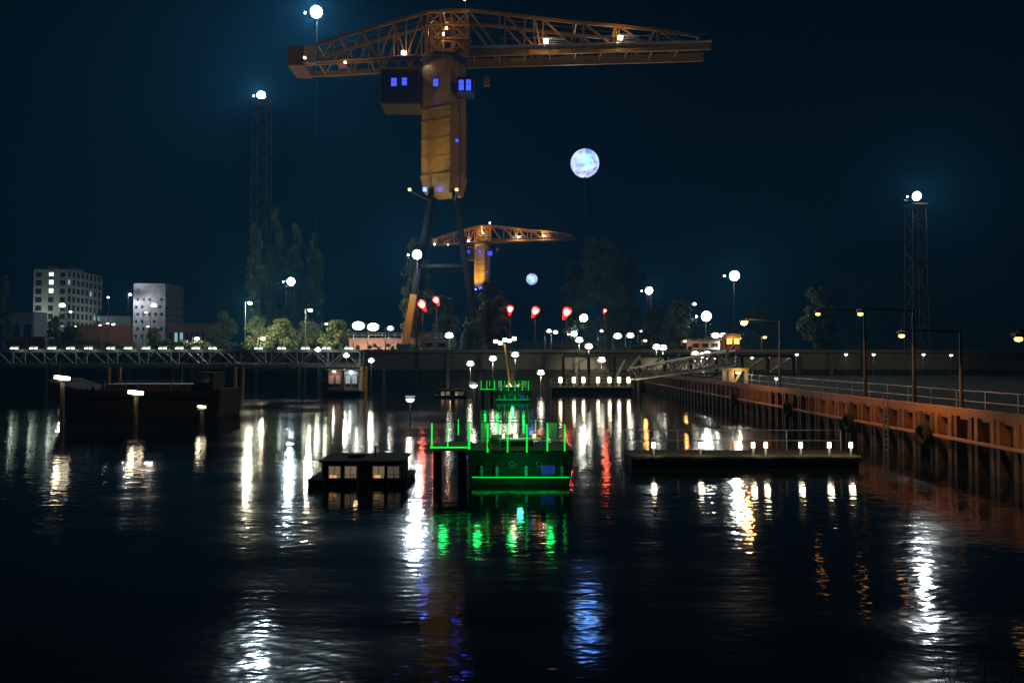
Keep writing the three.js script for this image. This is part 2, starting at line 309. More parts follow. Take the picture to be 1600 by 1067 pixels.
    point(t, V(p.x, p.y + 0.2, z + 0.8), lin(1, 0.68, 0.42), I, 0.2);
  }
  for (const [x, y, z, I] of [[700, 62, 4.6, 16], [690, 45, -1.5, 16], [488, 112, 6, 12], [545, 112, 4.2, 7], [728, 20, 5, 8]]) {
    box('flood_lamp', V(X(x), H(y), z - 0.45), 0.35, 0.3, 0.25, G.pink, t);
    bar('lamp_bracket', V(X(x), H(y), z - 0.6), V(X(x), H(y), Math.min(z - 0.7, Z)), 0.08, 0.08, M.galv, t);
    point(t, V(X(x), H(y), z - 0.2), lin(1, 0.62, 0.32), I, 0.12);
  }
  return { t, H, X };
}
const D1 = 118;
const crane = makeCrane(D1, QY);
{
  const t = crane.t;
  // a floodlight beam carried on the portal lights the column from below
  bar('flood_arm', V(-2, 25.6, 2), V(-4.5, 25.6, 9.6), 0.2, 0.2, M.darkSteel, t);
  bar('flood_arm', V(2, 25.6, 2), V(3, 25.6, 9.6), 0.2, 0.2, M.darkSteel, t);
  for (const x of [-4.5, 3]) { const l = box('flood_lamp', V(x, 25.7, 9.8), 0.5, 0.2, 0.5, glow([1, 0.72, 0.28], 1.5), t); l.rotation.x = -0.5; }
  spot(t, V(-4.5, 26, 9.8), V(-1.5, 38, 0), lin(1, 0.76, 0.3), 230, 0.5, 0.2);
  spot(t, V(3, 26, 9.8), V(0, 44, 0), lin(1, 0.72, 0.28), 50, 0.5, 0.2);
  spot(t, V(-4.5, 25.2, 9.8), V(-5.4, 5, 5), lin(1, 0.85, 0.3), 420, 0.28, 0.2);
}
// the second crane, farther off on a raised apron
const D2 = 333;
{
  const p = at(753, 555, D2); p.y = 10.6;
  const c2 = copyOf(crane.t, 'small distant yellow hammerhead crane standing behind the leafy tree', p);
  crane.t.children.forEach((o, i) => { if (o.isSpotLight) c2.children[i].target = c2.children[crane.t.children.indexOf(o.target)]; });
  c2.traverse((o) => { if (o.isPointLight) { o.intensity *= 8; } if (o.isSpotLight) { o.intensity *= 10; o.color.setRGB(1, 0.8, 0.35); } });
  const a = thing('crane_apron', 'low concrete apron under the small distant crane', 'concrete base', V(p.x, QY, p.z));
  box('slab', V(0, 2.3, 0), 26, 4.6, 20, M.concrete, a); box('kerb', V(0, 4.7, 9.6), 26, 0.4, 0.5, M.concrete, a);
}

// ---------------------------------------------------------------- globe lamps
function globeLamp(x, y, D, r, label, I) {
  const c = at(x, y, D), t = thing('globe_lamp', label, 'globe lamp', c);
  const N = 256, d = new Uint8Array(N * N * 4);
  for (let j = 0; j < N; j++) for (let i = 0; i < N; i++) {
    const n = fbm(i / N, j / N, 6, 55) + 0.4 * tile(i / N, j / N, 22, 8, 12), f = Math.max(0, Math.min(1, 0.55 + n * 2.1)), lat = Math.abs(j / N - 0.5) * 2, w = Math.max(f, Math.max(0, lat * 3 - 2));
    d.set([(0.1 + 0.6 * w) * 255, (0.18 + 0.62 * w) * 255, (0.8 + 0.12 * w) * 255, 255], (j * N + i) * 4);
  }
  const tx = new THREE.DataTexture(d, N, N); tx.colorSpace = THREE.NoColorSpace; tx.magFilter = tx.minFilter = THREE.LinearFilter; tx.needsUpdate = true;
  const skin = new THREE.MeshStandardMaterial({ color: lin(0.5, 0.5, 0.5), roughness: 0.6, emissive: lin(1, 1, 1), emissiveMap: tx, emissiveIntensity: 1.02 });
  const g = new THREE.SphereGeometry(r, 48, 32); const o = mesh('globe_skin', g, skin, t); o.rotation.y = 2.3;
  const tor = new THREE.TorusGeometry(r * 0.1, r * 0.03, 8, 16); tor.rotateX(Math.PI / 2);
  mesh('crown_ring', tor, M.steel, t).position.y = r + r * 0.03;
  mesh('keel_ring', tor, M.steel, t).position.y = -r - r * 0.03;
  rod('tether', V(0, -r, 0), V(0, QY - c.y, 0), 0.012, M.rope, t);
  const l = point(t, V(0, 0, r + 0.6), lin(0.08, 0.3, 1), I, r * 0.6);
  return t;
}
globeLamp(914, 255, 112, 2.34, 'large glowing blue and white globe floating right of the tall crane', 110);
globeLamp(831, 436, 290, 2.4, 'small glowing blue and white globe floating beyond the small distant crane', 180);

// ---------------------------------------------------------------- floodlight masts
const DRUM = new THREE.LatheGeometry([[0, -1.1], [0.55, -1.05], [0.9, -0.2], [1, 0.28], [0.97, 0.3], [0.93, 0.2]].map(([x, y]) => new THREE.Vector2(x, y)), 18).rotateX(Math.PI / 2);
const LENS = new THREE.LatheGeometry([[0.93, 0.2], [0.8, 0.32], [0.45, 0.42], [0, 0.46]].map(([x, y]) => new THREE.Vector2(x, y)), 18).rotateX(Math.PI / 2);
function mast(x, y, D, label, { col = COOL, I = 400, aimed = false, beam = 0, size = 1, lattice = true, lamps = 4, glowM = G.cool, w = 1.9, ground = QY, radius = 0.5 } = {}) {
  const c = at(x, y, D), h = c.y - ground, t = thing('floodlight_mast', label, 'floodlight mast', V(c.x, ground, c.z));
  if (lattice) {
    const a = w / 2, n = Math.min(16, Math.max(6, Math.round(h / (w * 1.15)))), hh = h - 1.4;
    for (const [sx, sz] of [[-1, 1], [1, 1], [1, -1], [-1, -1]]) bar('leg', V(sx * a * 1.25, 0, sz * a * 1.25), V(sx * a, hh, sz * a), 0.14, 0.14, M.mastSteel, t);
    for (let i = 0; i < n; i++) {
      const y0 = hh * i / n, y1 = hh * (i + 1) / n, s = i % 2 ? 1 : -1;
      for (const sz of [1, -1]) { bar('brace', V(-s * a * 1.1, y0, sz * a * 1.06), V(s * a * 1.1, y1, sz * a * 1.06), 0.09, 0.09, M.mastSteel, t); bar('tie', V(-a * 1.1, y1, sz * a * 1.04), V(a * 1.1, y1, sz * a * 1.04), 0.09, 0.09, M.mastSteel, t); }
      for (const sx of [1, -1]) bar('brace', V(sx * a * 1.08, y0, -s * a * 1.1), V(sx * a * 1.08, y1, s * a * 1.1), 0.09, 0.09, M.mastSteel, t);
    }
    box('platform', V(0, hh + 0.1, 0), w * 1.3, 0.15, w * 1.3, M.mastSteel, t);
  } else {
    const g = new THREE.CylinderGeometry(0.08, 0.16, h - 0.3, 10); g.translate(0, (h - 0.3) / 2, 0); mesh('pole', g, matte([0.02, 0.02, 0.022], dirt), t);
  }
  const hs = size;
  bar('head_frame', V(-1.7 * hs, h - 0.5 * hs, -0.7 * hs), V(hs, h - 0.5 * hs, -0.7 * hs), 0.12, 0.12, M.mastSteel, t);
  bar('head_frame', V(0, h - 1.4 * hs, -0.6 * hs), V(0, h + 0.5 * hs, -0.6 * hs), 0.12, 0.12, M.mastSteel, t);
  const spots = lamps === 1 ? [[0, 0]] : lamps === 2 ? [[-0.45, 0], [0.45, 0]] : [[0, 0, 0.86], [-1.6, -0.05, 0.16]];
  for (const [dx, dy, fs = 0.45] of spots) {
    const f = mesh('floodlight', DRUM, M.darkSteel, t); f.position.set(dx * hs, h + dy * hs, 0.2); f.scale.setScalar(fs * hs); f.rotation.x = 0.16; f.rotation.y = dx * 0.2;
    const g = new THREE.Mesh(LENS, glowM); g.name = 'lamp_glass'; f.add(g);
  }
  const lp = V(0, h, 0.9 + 0.3 * hs);
  if (aimed) { spot(t, lp, V(-c.x * 0.5, h * 0.35, 0.55 * D), C(col), I, 0.85, radius); point(t, lp, C(col), Math.min(650, I * 0.6), radius); } else point(t, lp, C(col), I, radius);
  if (beam) spot(t, lp, V(-c.x * 0.6, 0, 0.75 * D), C(col), beam, 0.4, radius);
  return t;
}
mast(495, 20, 160, 'brightest bluish floodlight high at the top edge, left of the tall crane', { I: 3600, beam: 14000, size: 1.7, lattice: false, radius: 0.9 });
mast(409, 150, 150, 'tall lattice mast with bluish floodlights, left of the tall crane', { I: 1700, size: 1.1, w: 3 });
mast(652, 398, 112, 'bluish floodlight mast between the two cranes, above the leafy tree', { I: 1500, aimed: true, size: 0.92, lattice: false });
mast(455, 440, 162, 'bluish floodlight mast in front of the dim poplars', { I: 500, size: 1.15 });
mast(1431, 307, 100, 'lone lattice mast with white floodlights at far right', { I: 900, aimed: true, size: 0.8, w: 1.9, glowM: G.white, col: [0.9, 0.97, 1] });
mast(1014, 454, 300, 'slim distant mast with white star-bright floodlights right of the small globe', { I: 1200, aimed: true, size: 2.0, glowM: G.white, col: [0.92, 0.98, 1] });
mast(1147, 431, 140, 'tall white floodlight pole standing left of the sodium lamps', { I: 700, aimed: true, size: 1.25, lattice: false, glowM: G.white, col: WHITE });
mast(1103, 494, 130, 'warm white floodlight pole below the taller white one on the right', { I: 220, size: 1.15, lattice: false, glowM: G.white, col: [1, 0.97, 0.85] });
mast(912, 497, 210, 'white floodlight pole right of the red sign lamps', { I: 500, aimed: true, size: 1.5, lattice: false, glowM: G.white, col: WHITE });
mast(897, 522, 190, 'white floodlight just below and left of the pole by the red lamps', { I: 200, size: 1.0, lattice: false, glowM: G.white, col: WHITE });
mast(650, 416, 128, 'warm white lamp pair just below the bluish floodlight between the cranes', { I: 120, size: 0.55, lattice: false, lamps: 2, glowM: G.warm, col: [1, 0.9, 0.7], radius: 0.3 });
mast(737, 493, 150, 'white lamp left of the leafy tree under the small crane', { I: 60, size: 0.9, lattice: false, lamps: 1, glowM: G.white, col: [1, 0.97, 0.85], radius: 0.3 });

// ---------------------------------------------------------------- street lamps
function lamp(x, y, D, label, { col = WARM, I = 24, glowM = G.warm, r = 0.28, ground = QY, arm = 0.9, side = 1, dn = 0, cat = 'street lamp', name = 'street_lamp', group } = {}) {
  const c = at(x, y, D), h = c.y - ground, t = thing(name, label, cat, V(c.x - side * arm, ground, c.z), group);
  const g = new THREE.CylinderGeometry(0.05, 0.1, h + 0.25, 8); g.translate(0, (h + 0.25) / 2, 0); mesh('pole', g, M.darkSteel, t);
  if (arm) bar('arm', V(0, h + 0.2, 0), V(side * arm, h + 0.3, 0.1), 0.07, 0.07, M.darkSteel, t);
  const hd = box('lamp_head', V(side * arm, h + 0.16, 0.12), r * 2.6, 0.14, r * 2, M.darkSteel, t); hd.rotation.x = 0.2;
  const sg = new THREE.SphereGeometry(r, 16, 10); sg.scale(1.1, 0.75, 0.9); mesh('lamp_glass', sg, glowM, t).position.set(side * arm, h, 0.14);
  if (I) point(t, V(side * arm, h - 0.1, 0.5 + r), C(col), I, 0.2);
  if (dn) spot(t, V(side * arm, h - 0.35 - r * 0.6, 0.14), V(side * arm, 0, -1.6), C(col), dn, 1.15, 0.2);
  return t;
}
lamp(97, 477, 200, 'street lamp with pinkish white star glow before the grid-windowed building', { I: 160, r: 0.75, col: [1, 0.85, 0.72] });
lamp(110, 487, 185, 'lower lamp beside the star-bright one before the grid-windowed building', { I: 20, r: 0.32, col: [1, 0.8, 0.66] });
lamp(240, 477, 200, 'street lamp with pinkish white glow in front of the floodlit tower', { I: 160, r: 0.75, col: [1, 0.85, 0.72] });
lamp(228, 488, 185, 'lower lamp left of the pinkish lamp by the floodlit tower', { I: 20, r: 0.32, col: [1, 0.8, 0.66] });
lamp(391, 474, 119, 'lamp on a thin pole above the brightly lit shrubs', { I: 500, dn: 900, r: 0.34, col: [1, 0.95, 0.65] });
lamp(485, 485, 118, 'lamp on a thin pole right of the lit shrubs', { I: 300, dn: 500, r: 0.34, col: [1, 0.9, 0.66] });
lamp(411, 529, 112, 'low warm lamp at the foot of the lit shrubs', { I: 110, r: 0.34 });
lamp(308, 529, 116, 'low cool white lamp at the right end of the hedge', { I: 50, r: 0.34, col: WHITE, glowM: G.white });
lamp(510, 506, 130, 'small pale lamp at the right edge of the lit shrubs', { I: 14, r: 0.26 });
lamp(117, 510, 170, 'tiny lamp at the left end of the rust-red hoarding', { I: 8, r: 0.24, arm: 0.4 });
lamp(156, 508, 170, 'tiny lamp left of centre before the rust-red hoarding', { I: 8, r: 0.24, arm: 0.4 });
lamp(168, 505, 172, 'tiny lamp at the middle of the rust-red hoarding', { I: 8, r: 0.24, arm: 0.4 });
lamp(231, 510, 168, 'tiny lamp under the floodlit tower, right end of the hoarding', { I: 8, r: 0.24, arm: 0.4 });
lamp(203, 460, 285, 'white lamp shining on the floodlit tower from its left', { I: 300, r: 0.5, col: [0.9, 0.93, 1], glowM: G.white });
for (const [x, y, l, I, r] of [
  [560, 509, 'leftmost of the dazzling white lamps over the red-brown wall', 34, 0.8], [583, 511, 'second dazzling white lamp over the red-brown wall', 34, 0.75], [610, 513, 'third dazzling white lamp over the red-brown wall', 16, 0.42],
  [702, 524, 'white lamp at the right end of the red-brown wall', 24, 0.55], [728, 527, 'small white lamp at the left foot of the leafy tree', 14, 0.36]])
  lamp(x, y, 116, l, { I: I * 0.3, dn: I * 10, r: r * 1.2, col: [1, 0.99, 0.88], glowM: G.soft });
for (const [x, y, D, l, I, r] of [
  [965, 525, 125, 'left one of two white lamps right of the floodlight array', 14, 0.55], [985, 524, 125, 'right one of two white lamps right of the floodlight array', 14, 0.5],
  [858, 517, 150, 'small white lamp right of the floodlight array under the red lamps', 14, 0.4], [868, 519, 150, 'twin partner of the small white lamp under the red lamps', 14, 0.4],
  [1118, 524, 120, 'left lamp of the bright pair below the warm floodlight pole', 14, 0.5], [1130, 524, 120, 'right lamp of the bright pair below the warm floodlight pole', 14, 0.45],
  [1085, 475, 150, 'slim white lamp between the two tall floodlight poles on the right', 14, 0.34], [940, 517, 160, 'tiny white lamp behind the pair right of the floodlight array', 20, 0.3],
  [1002, 517, 170, 'tiny pinkish lamp in the middle of the right quay', 14, 0.26], [1142, 538, 116, 'bluish white lamp left of the sodium lit kiosk', 14, 0.36]])
  lamp(x, y, D, l, { I: I * 0.4, dn: I * 14, r: r * 1.25, col: [1, 0.99, 0.88], glowM: G.soft });
// lamps along the right edge of the quay, lower than the street lamps
for (const [x, y, l] of [
  [905, 531, 'leftmost quay edge lamp right of the floodlight array'], [920, 541, 'quay edge lamp over the right end of the fender row'], [940, 562, 'bright low lamp nearest the water right of the green boats'],
  [1026, 542, 'left lamp of the white pair over the steel gangway'], [1036, 543, 'right lamp of the white pair over the steel gangway'], [1086, 553, 'left lamp of three close together over the gangway'], [1096, 555, 'middle lamp of three close together over the gangway'], [1105, 553, 'right lamp of three close together over the gangway']])
  lamp(x, y, 104, l, { I: 3, dn: 110, r: 0.55, col: [1, 0.96, 0.72], glowM: G.soft, ground: 0, arm: 0 , name: 'quay_lamp', cat: 'quay lamp'});
for (const [x, y, l] of [[735, 568, 'left warm lamp low on the quay front above the cabin boat'], [770, 560, 'warm lamp low on the quay front above the green boats'], [805, 554, 'warm lamp on the quay front right of the green boats'], [845, 582, 'bright warm lamp on a pile right of the distant green boat']])
  lamp(x, y, 100, l, { I: 3, dn: 110, r: 0.5, glowM: G.soft, ground: -1, arm: 0, name: 'quay_lamp', cat: 'quay lamp', col: [1, 0.9, 0.6] });
lamp(740, 602, 60, 'bright warm lamp on a pile left of the distant green boat', { I: 5, r: 0.3, ground: -1, arm: 0, name: 'quay_lamp', cat: 'quay lamp', col: [1, 0.92, 0.66], glowM: G.soft });
lamp(641, 624, 52, 'bright warm lamp on a pile alone in the dark water', { I: 4, r: 0.28, ground: -1, arm: 0, name: 'quay_lamp', cat: 'quay lamp', col: [1, 0.92, 0.66], glowM: G.soft });
lamp(1213, 592, 62, 'tiny bluish lamp on a pile right of the yellow gantry', { I: 5, r: 0.12, ground: -1, arm: 0, name: 'quay_lamp', cat: 'quay lamp', col: [0.6, 0.85, 1], glowM: G.cool });
for (const [x, y] of [[1118, 560], [1150, 557], [1175, 559], [1200, 558], [1218, 557], [1245, 554], [1322, 554], [1365, 554], [1443, 554], [1486, 555]])
  lamp(x, y, 103, 'small warm lamp in the row along the dark right quay', { I: 6, r: 0.2, ground: 2.3, arm: 0, name: 'quay_lamp', cat: 'quay lamp', group: 'small warm lamps along the dark right quay' });
// sodium lamps above the added sheet pile wall
for (const [x, y, D, l, I] of [[1162, 505, 55, 'sodium lamp with an orange star glow at the far end of the added rusty wall', 60], [1277, 491, 41.6, 'sodium lamp fourth from the right above the added rusty wall', 40], [1343, 491, 36.5, 'sodium lamp third from the right above the added rusty wall', 40], [1407, 525, 32.7, 'sodium lamp second from the right above the added rusty wall', 40], [1588, 530, 25.2, 'rightmost sodium lamp above the added rusty wall at the picture edge', 36]]) {
  const far = x === 1162, t = lamp(x, y, D, l, { I: far ? I : 0, r: far ? 0.24 : 0.13, ground: 2.3, col: SODIUM, glowM: far ? G.sodium : glow(SODIUM, 5), arm: 2.9, side: -1, name: 'sodium_lamp', cat: 'sodium lamp' });
  const h = at(x, y, D).y - 2.3;
  spot(t, V(-2.9, h - 0.3, 0.3), V(-0.9, -1.4, 0.3), C(SODIUM), I * 2.6, 0.95, 0.15);
}

// ---------------------------------------------------------------- red sign lamps on posts
for (const [x, y, D, s0, l] of [[660, 477, 112, 0.85, 'left red sign lamp beside the yellow crane leg'], [682, 470, 114, 0.7, 'second red sign lamp right of the yellow crane leg'], [797, 484, 118, 0.75, 'red sign lamp straight above the white floodlight array'], [836, 487, 112, 0.85, 'red sign lamp right of the one above the floodlight array'], [885, 489, 112, 0.95, 'largest red sign lamp, rightmost of the glowing pair'], [945, 486, 118, 0.4, 'small red sign lamp at the right end of the row']]) {
  const c = at(x, y, D), t = thing('red_sign_lamp', l, 'sign lamp', V(c.x, QY, c.z)), h = c.y - QY, s = s0 * 1.45;
  rod('post', V(0, 0, -0.2), V(0, h, -0.2), 0.08, M.darkSteel, t);
  const lean = x < 760 ? 0.5 : x < 810 ? -0.1 : -0.45;
  const shell = new THREE.LatheGeometry([[0.02, -0.95], [0.16, -0.8], [0.3, -0.35], [0.5, 0], [0.56, 0.3], [0.44, 0.6], [0.2, 0.72], [0, 0.74]].map(([q, w]) => new THREE.Vector2(q * s, w * s)), 20);  // drop shape copies the red halo; its lean follows the light streak
  const o = mesh('glow_shell', shell, G.red, t); o.position.set(0, h, 0); o.rotation.z = lean;
  const core = new THREE.LatheGeometry([[0, -0.42], [0.24, -0.25], [0.38, 0.08], [0.34, 0.36], [0, 0.5]].map(([q, w]) => new THREE.Vector2(q * s, w * s)), 18); core.scale(1, 1, 0.5);
  const c2 = mesh('lamp_core', core, G.redCore, t); c2.position.set(0, h, 0.42 * s); c2.rotation.z = lean;
  const cap = new THREE.CylinderGeometry(0.18 * s, 0.3 * s, 0.16 * s, 14); const c3 = mesh('cap', cap, M.darkSteel, t); c3.position.set(-Math.sin(lean) * 0.78 * s, h + Math.cos(lean) * 0.78 * s, 0); c3.rotation.z = lean;
  point(t, V(0, h, 1), lin(1, 0.12, 0.06), 40 * s, 0.4);
}
// floodlight array on a leaning yellow post
{
  const c = at(788, 533, 104), t = thing('floodlight_array', 'row of dazzling white floodlights on a leaning yellow post in the middle', 'floodlights', V(c.x + 0.6, 0, c.z));
  bar('post', V(0.5, -1, 0), V(-0.6, c.y - 0.4, 0), 0.22, 0.22, M.yellow, t);
  bar('head_beam', V(-2, c.y - 0.3, 0), V(1.2, c.y + 0.1, 0), 0.16, 0.16, M.galv, t);
  [[-1.9, 0], [-1.2, -0.25], [-0.5, 0.25], [0.15, 0.1], [0.9, 0.45]].forEach(([dx, dy]) => {
    const f = box('floodlight', V(dx, c.y + dy, 0.25), 0.62, 0.5, 0.35, M.darkSteel, t); f.rotation.x = 0.3;
    const g = new THREE.Mesh(SOFT, G.soft); g.name = 'lamp_glass'; g.position.z = 0.5; g.scale.set(0.95, 0.95, 0.3); f.add(g);
    point(t, V(dx, c.y + dy, 0.9), C(GREENISH), 6, 0.25);
  });
}

// ---------------------------------------------------------------- buildings far left
function windowIn(parent, c, w, h, axis, lit) {
  const f = mesh('window', axis === 'z' ? frameZ : frameX, M.steel, parent); f.position.copy(c); f.scale.set(axis === 'z' ? w : 1, h, axis === 'z' ? 1 : w);
  const p = new THREE.Mesh(UNIT, lit || M.glass); p.name = lit ? 'window_light' : 'pane'; p.scale.set(axis === 'z' ? 0.86 : 0.06, 0.86, axis === 'z' ? 0.06 : 0.86); f.add(p); return f;
}
const frameZ = mergeGeometries([gBox(-0.47, 0, 0, 0.06, 1, 0.16), gBox(0.47, 0, 0, 0.06, 1, 0.16), gBox(0, 0.47, 0, 0.88, 0.06, 0.16), gBox(0, -0.47, 0, 0.88, 0.06, 0.24), gBox(0, 0, 0, 0.04, 0.88, 0.1)]);
const frameX = frameZ.clone().rotateY(Math.PI / 2);
{
  const D = 300, a = at(52, 422, D), b = at(103, 422, D), t = thing('office_building', 'tall pale building with a lit stairwell and a grid of dark windows', 'building', V((a.x + b.x) / 2, QY, -D));
  const W = b.x - a.x, Hh = a.y - QY, dep = 26, px = W / 51;
  // walls as piers and floor bands so that the windows sit in real recesses
  box('core', V(0, Hh / 2, -dep / 2 - 0.6), W - 1.2, Hh - 0.4, dep - 1.2, M.darkSteel, t, UNIT);
  const rows = 10, st = Hh / rows;
  const cols = [[52, 54.5], [64.5, 75], [83, 93], [102, 103]];
  for (const [x0, x1] of cols) box('pier', V((x0 + x1) / 2 * px - 77.5 * px, Hh / 2, -0.2), (x1 - x0) * px, Hh, 0.6, M.render, t, UNIT);
  for (let i = 0; i <= rows; i++) for (const [x0, x1] of [[54.5, 64.5], [75, 83], [93, 102]]) {
    const y = i * st; if (i < rows) windowIn(t, V(((x0 + x1) / 2 - 77.5) * px, y + st * 0.5 + 0.3, -0.35), (x1 - x0) * px, st * 0.62, 'z', x0 === 75 && i >= 7 ? G.winWhite : null);
    box('spandrel', V(((x0 + x1) / 2 - 77.5) * px, Math.min(y, Hh - 0.4) + 0.02, -0.23), (x1 - x0) * px - 0.02, st * 0.34, 0.5, M.render, t, UNIT);
  }
  const X = W / 2;
  for (let j = 0; j <= 8; j++) box('pier', V(X - 0.2, Hh / 2, -0.5 - j * (dep - 0.9) / 8), 0.6, Hh - 0.01, 1.1, M.render, t, UNIT);
  for (let i = 0; i < rows; i++) {
    box('spandrel', V(X - 0.24, i * st + 0.5, -dep / 2), 0.5, 1.2, dep - 0.2, M.render, t, UNIT);
    for (let j = 0; j < 8; j++) { const lit = (i === 8 && j === 0) || (i === 7 && j === 5) ? G.winTeal : (i === 4 && j > 5) ? G.winTeal : null; windowIn(t, V(X - 0.36, i * st + 0.5 + 0.6 + (st - 1.2) / 2, -0.5 - (j + 0.5) * (dep - 0.9) / 8), (dep - 0.9) / 8 - 1.1, st - 1.2, 'x', lit); }
  }
  box('roof_slab', V(0, Hh + 0.2, -dep / 2), W + 0.4, 0.5, dep + 0.4, M.render, t);
  for (const [x, z, w, h] of [[-3, -6, 3, 2], [2.5, -10, 4, 1.6], [0, -18, 5, 2.4]]) box('roof_plant', V(x, Hh + 0.45 + h / 2, z), w, h, w * 0.8, M.pale, t);
  for (const x of [-4, 1, 5]) rod('roof_mast', V(x, Hh, -4), V(x, Hh + 4, -4), 0.06, M.darkSteel, t);
  for (const x of [58, 66, 75]) {
    const p = V((x - 77.5) * px, 49 / 1067 * D - 1, 9); bar('lamp_post', V(p.x, 0, 9), V(p.x, p.y - 0.3, 9), 0.2, 0.2, M.darkSteel, t);
    box('uplight_lamp', p, 1.2, 0.6, 0.6, G.white, t); spot(t, V(p.x, p.y + 0.5, 8.4), V(p.x * 0.4, Hh * 0.75, 0), C(GREENISH), 90, 1.0, 0.3);
  }
  const e = V(X + 14, 14, -12); bar('lamp_post', V(e.x, 0, e.z), V(e.x, e.y - 0.3, e.z), 0.2, 0.2, M.darkSteel, t); box('uplight_lamp', e, 0.8, 0.5, 0.6, G.white, t);
  spot(t, V(e.x - 0.5, e.y + 0.3, e.z), V(X, Hh * 0.6, -13), C(WHITE), 160, 1.1, 0.3);
}
{
  const D = 290, a = at(208, 445, D), b = at(258, 445, D), t = thing('floodlit_tower', 'square pale tower with small square windows lit white from the left', 'building', V((a.x + b.x) / 2, QY, -D));
  const W = b.x - a.x, Hh = a.y - QY;
  box('wall', V(0, Hh / 2, -8), W, Hh, 16, M.pale, t, UNIT);
  box('roof_parapet', V(0, Hh + 0.3, -8), W + 0.3, 0.7, 16.3, M.pale, t);
  for (let i = 0; i < 6; i++) for (let j = 0; j < 5; j++) if (rnd() < 0.72) windowIn(t, V(-W / 2 + (j + 0.5 + (i % 2) * 0.25) * W / 5.4, 8 + i * 3.1, 0.03), 0.95, 1.2, 'z');
  for (let i = 0; i < 5; i++) for (let j = 0; j < 4; j++) windowIn(t, V(W / 2 + 0.03, 8 + i * 3.1, -2.2 - j * 3.8), 1, 1.3, 'x');
  const s = at(199, 464, 284); spot(t, V(-W / 2 - 6, s.y - QY, 8), V(0, 16, 0), lin(0.86, 0.9, 1), 480, 0.9, 0.3);
  box('flood_lamp', V(-W / 2 - 6.2, s.y - QY - 0.3, 7.6), 0.6, 0.4, 0.5, G.white, t); rod('lamp_pole', V(-W / 2 - 6.2, 0, 7.4), V(-W / 2 - 6.2, s.y - QY - 0.4, 7.4), 0.12, M.darkSteel, t);
}
function lowBlock(x0, x1, y0, D, dep, label, name, cat, m, wins = 0, lit = null) {
  const a = at(x0, y0, D), b = at(x1, y0, D), W = b.x - a.x, Hh = a.y - QY, t = thing(name, label, cat, V((a.x + b.x) / 2, QY, -D));
  const n = Math.max(2, Math.round(W / 3.2));
  if (dep < 1) for (let i = 0; i < n; i++) { box('panel', V(-W / 2 + (i + 0.5) * W / n, Hh / 2 + rr(-0.03, 0.03), rr(-0.03, 0.03)), W / n - 0.06, Hh, dep, m, t); }
  else {
    box('wall', V(0, Hh / 2, -dep / 2), W, Hh, dep, m, t, UNIT); box('roof_slab', V(0, Hh + 0.12, -dep / 2), W + 0.5, 0.3, dep + 0.5, M.steel, t);
    for (let i = 0; i < wins; i++) windowIn(t, V(-W / 2 + (i + 0.5) * W / wins, Hh * 0.55, 0.04), W / wins * 0.62, Hh * 0.36, 'z', lit === 'few' ? (i === 1 || i === 2 ? G.winTeal : null) : lit);
  }
  return t;
}
lowBlock(15, 52, 488, 280, 8, 'low white building with dark windows left of the tall building', 'low_building', 'building', M.pale, 2);
lowBlock(155, 203, 494, 320, 8, 'low dim building between the tall building and the floodlit tower', 'low_building', 'building', M.pale, 6);
lowBlock(262, 330, 506, 190, 6, 'terracotta shed with two lit windows right of the floodlit tower', 'shed', 'shed', M.brick, 8, 'few');
lowBlock(660, 700, 531, 112, 2.5, 'small pale hut behind the quay railing left of the leafy tree', 'hut', 'hut', M.pale, 2);
lowBlock(115, 207, 508, 176, 0.3, 'long rust-red hoarding of panels before the far buildings', 'hoarding', 'hoarding', M.brick);
lowBlock(14, 71, 526, 120, 0.3, 'brick-red panel wall at the left end of the hedge', 'panel_wall', 'wall', M.brick);
lowBlock(545, 690, 528, 122, 0.3, 'red-brown wall under the dazzling white lamps', 'panel_wall', 'wall', M.brick);
lowBlock(1080, 1125, 532, 118, 3, 'pale shed under the lamp pair on the right quay', 'shed', 'shed', M.pale, 3);
{
  const a = at(545, 528, 122), b = at(690, 528, 122), t = thing('white_railing', 'thin pale railing on top of the red-brown wall', 'railing', V(a.x, a.y, a.z));
  for (let i = 0; i <= 14; i++) bar('post', V((b.x - a.x) * i / 14, 0, 0), V((b.x - a.x) * i / 14, 0.9, 0), 0.06, 0.06, M.galv, t);
  for (const h of [0.5, 0.9]) bar('rail', V(0, h, 0.001), V(b.x - a.x, h, 0.001), 0.05, 0.05, M.galv, t);
}
{ // sodium lit kiosk on the right
  const a = at(1134, 524, 112), t = thing('kiosk', 'small kiosk glowing orange at the foot of the sodium lamps', 'kiosk', V(a.x, QY, a.z));
  box('wall', V(1.2, 1.3, -1), 2.6, 2.6, 2, M.rustC, t); box('roof', V(1.2, 2.75, -0.9), 3, 0.2, 2.6, M.darkSteel, t);
  for (const x of [0.6, 1.8]) windowIn(t, V(x, 1.6, 0.06), 1, 1.1, 'z', glow(SODIUM, 2.5));
  point(t, V(1.2, 2.4, 1.2), C(SODIUM), 20, 0.2);
}
for (const [x, y, D, l] of [[1155, 529, 116, 'small sodium lamp right of the orange kiosk'], [1195, 527, 118, 'sodium lamp second right of the orange kiosk'], [1008, 532, 118, 'small sodium lamp on the quay left of the gangway lamps'], [1070, 533, 116, 'small sodium lamp on the quay above the gangway']])
  lamp(x, y, D, l, { I: 22, r: 0.26, col: SODIUM, glowM: G.sodium, name: 'sodium_lamp', cat: 'sodium lamp', arm: 0.5 });

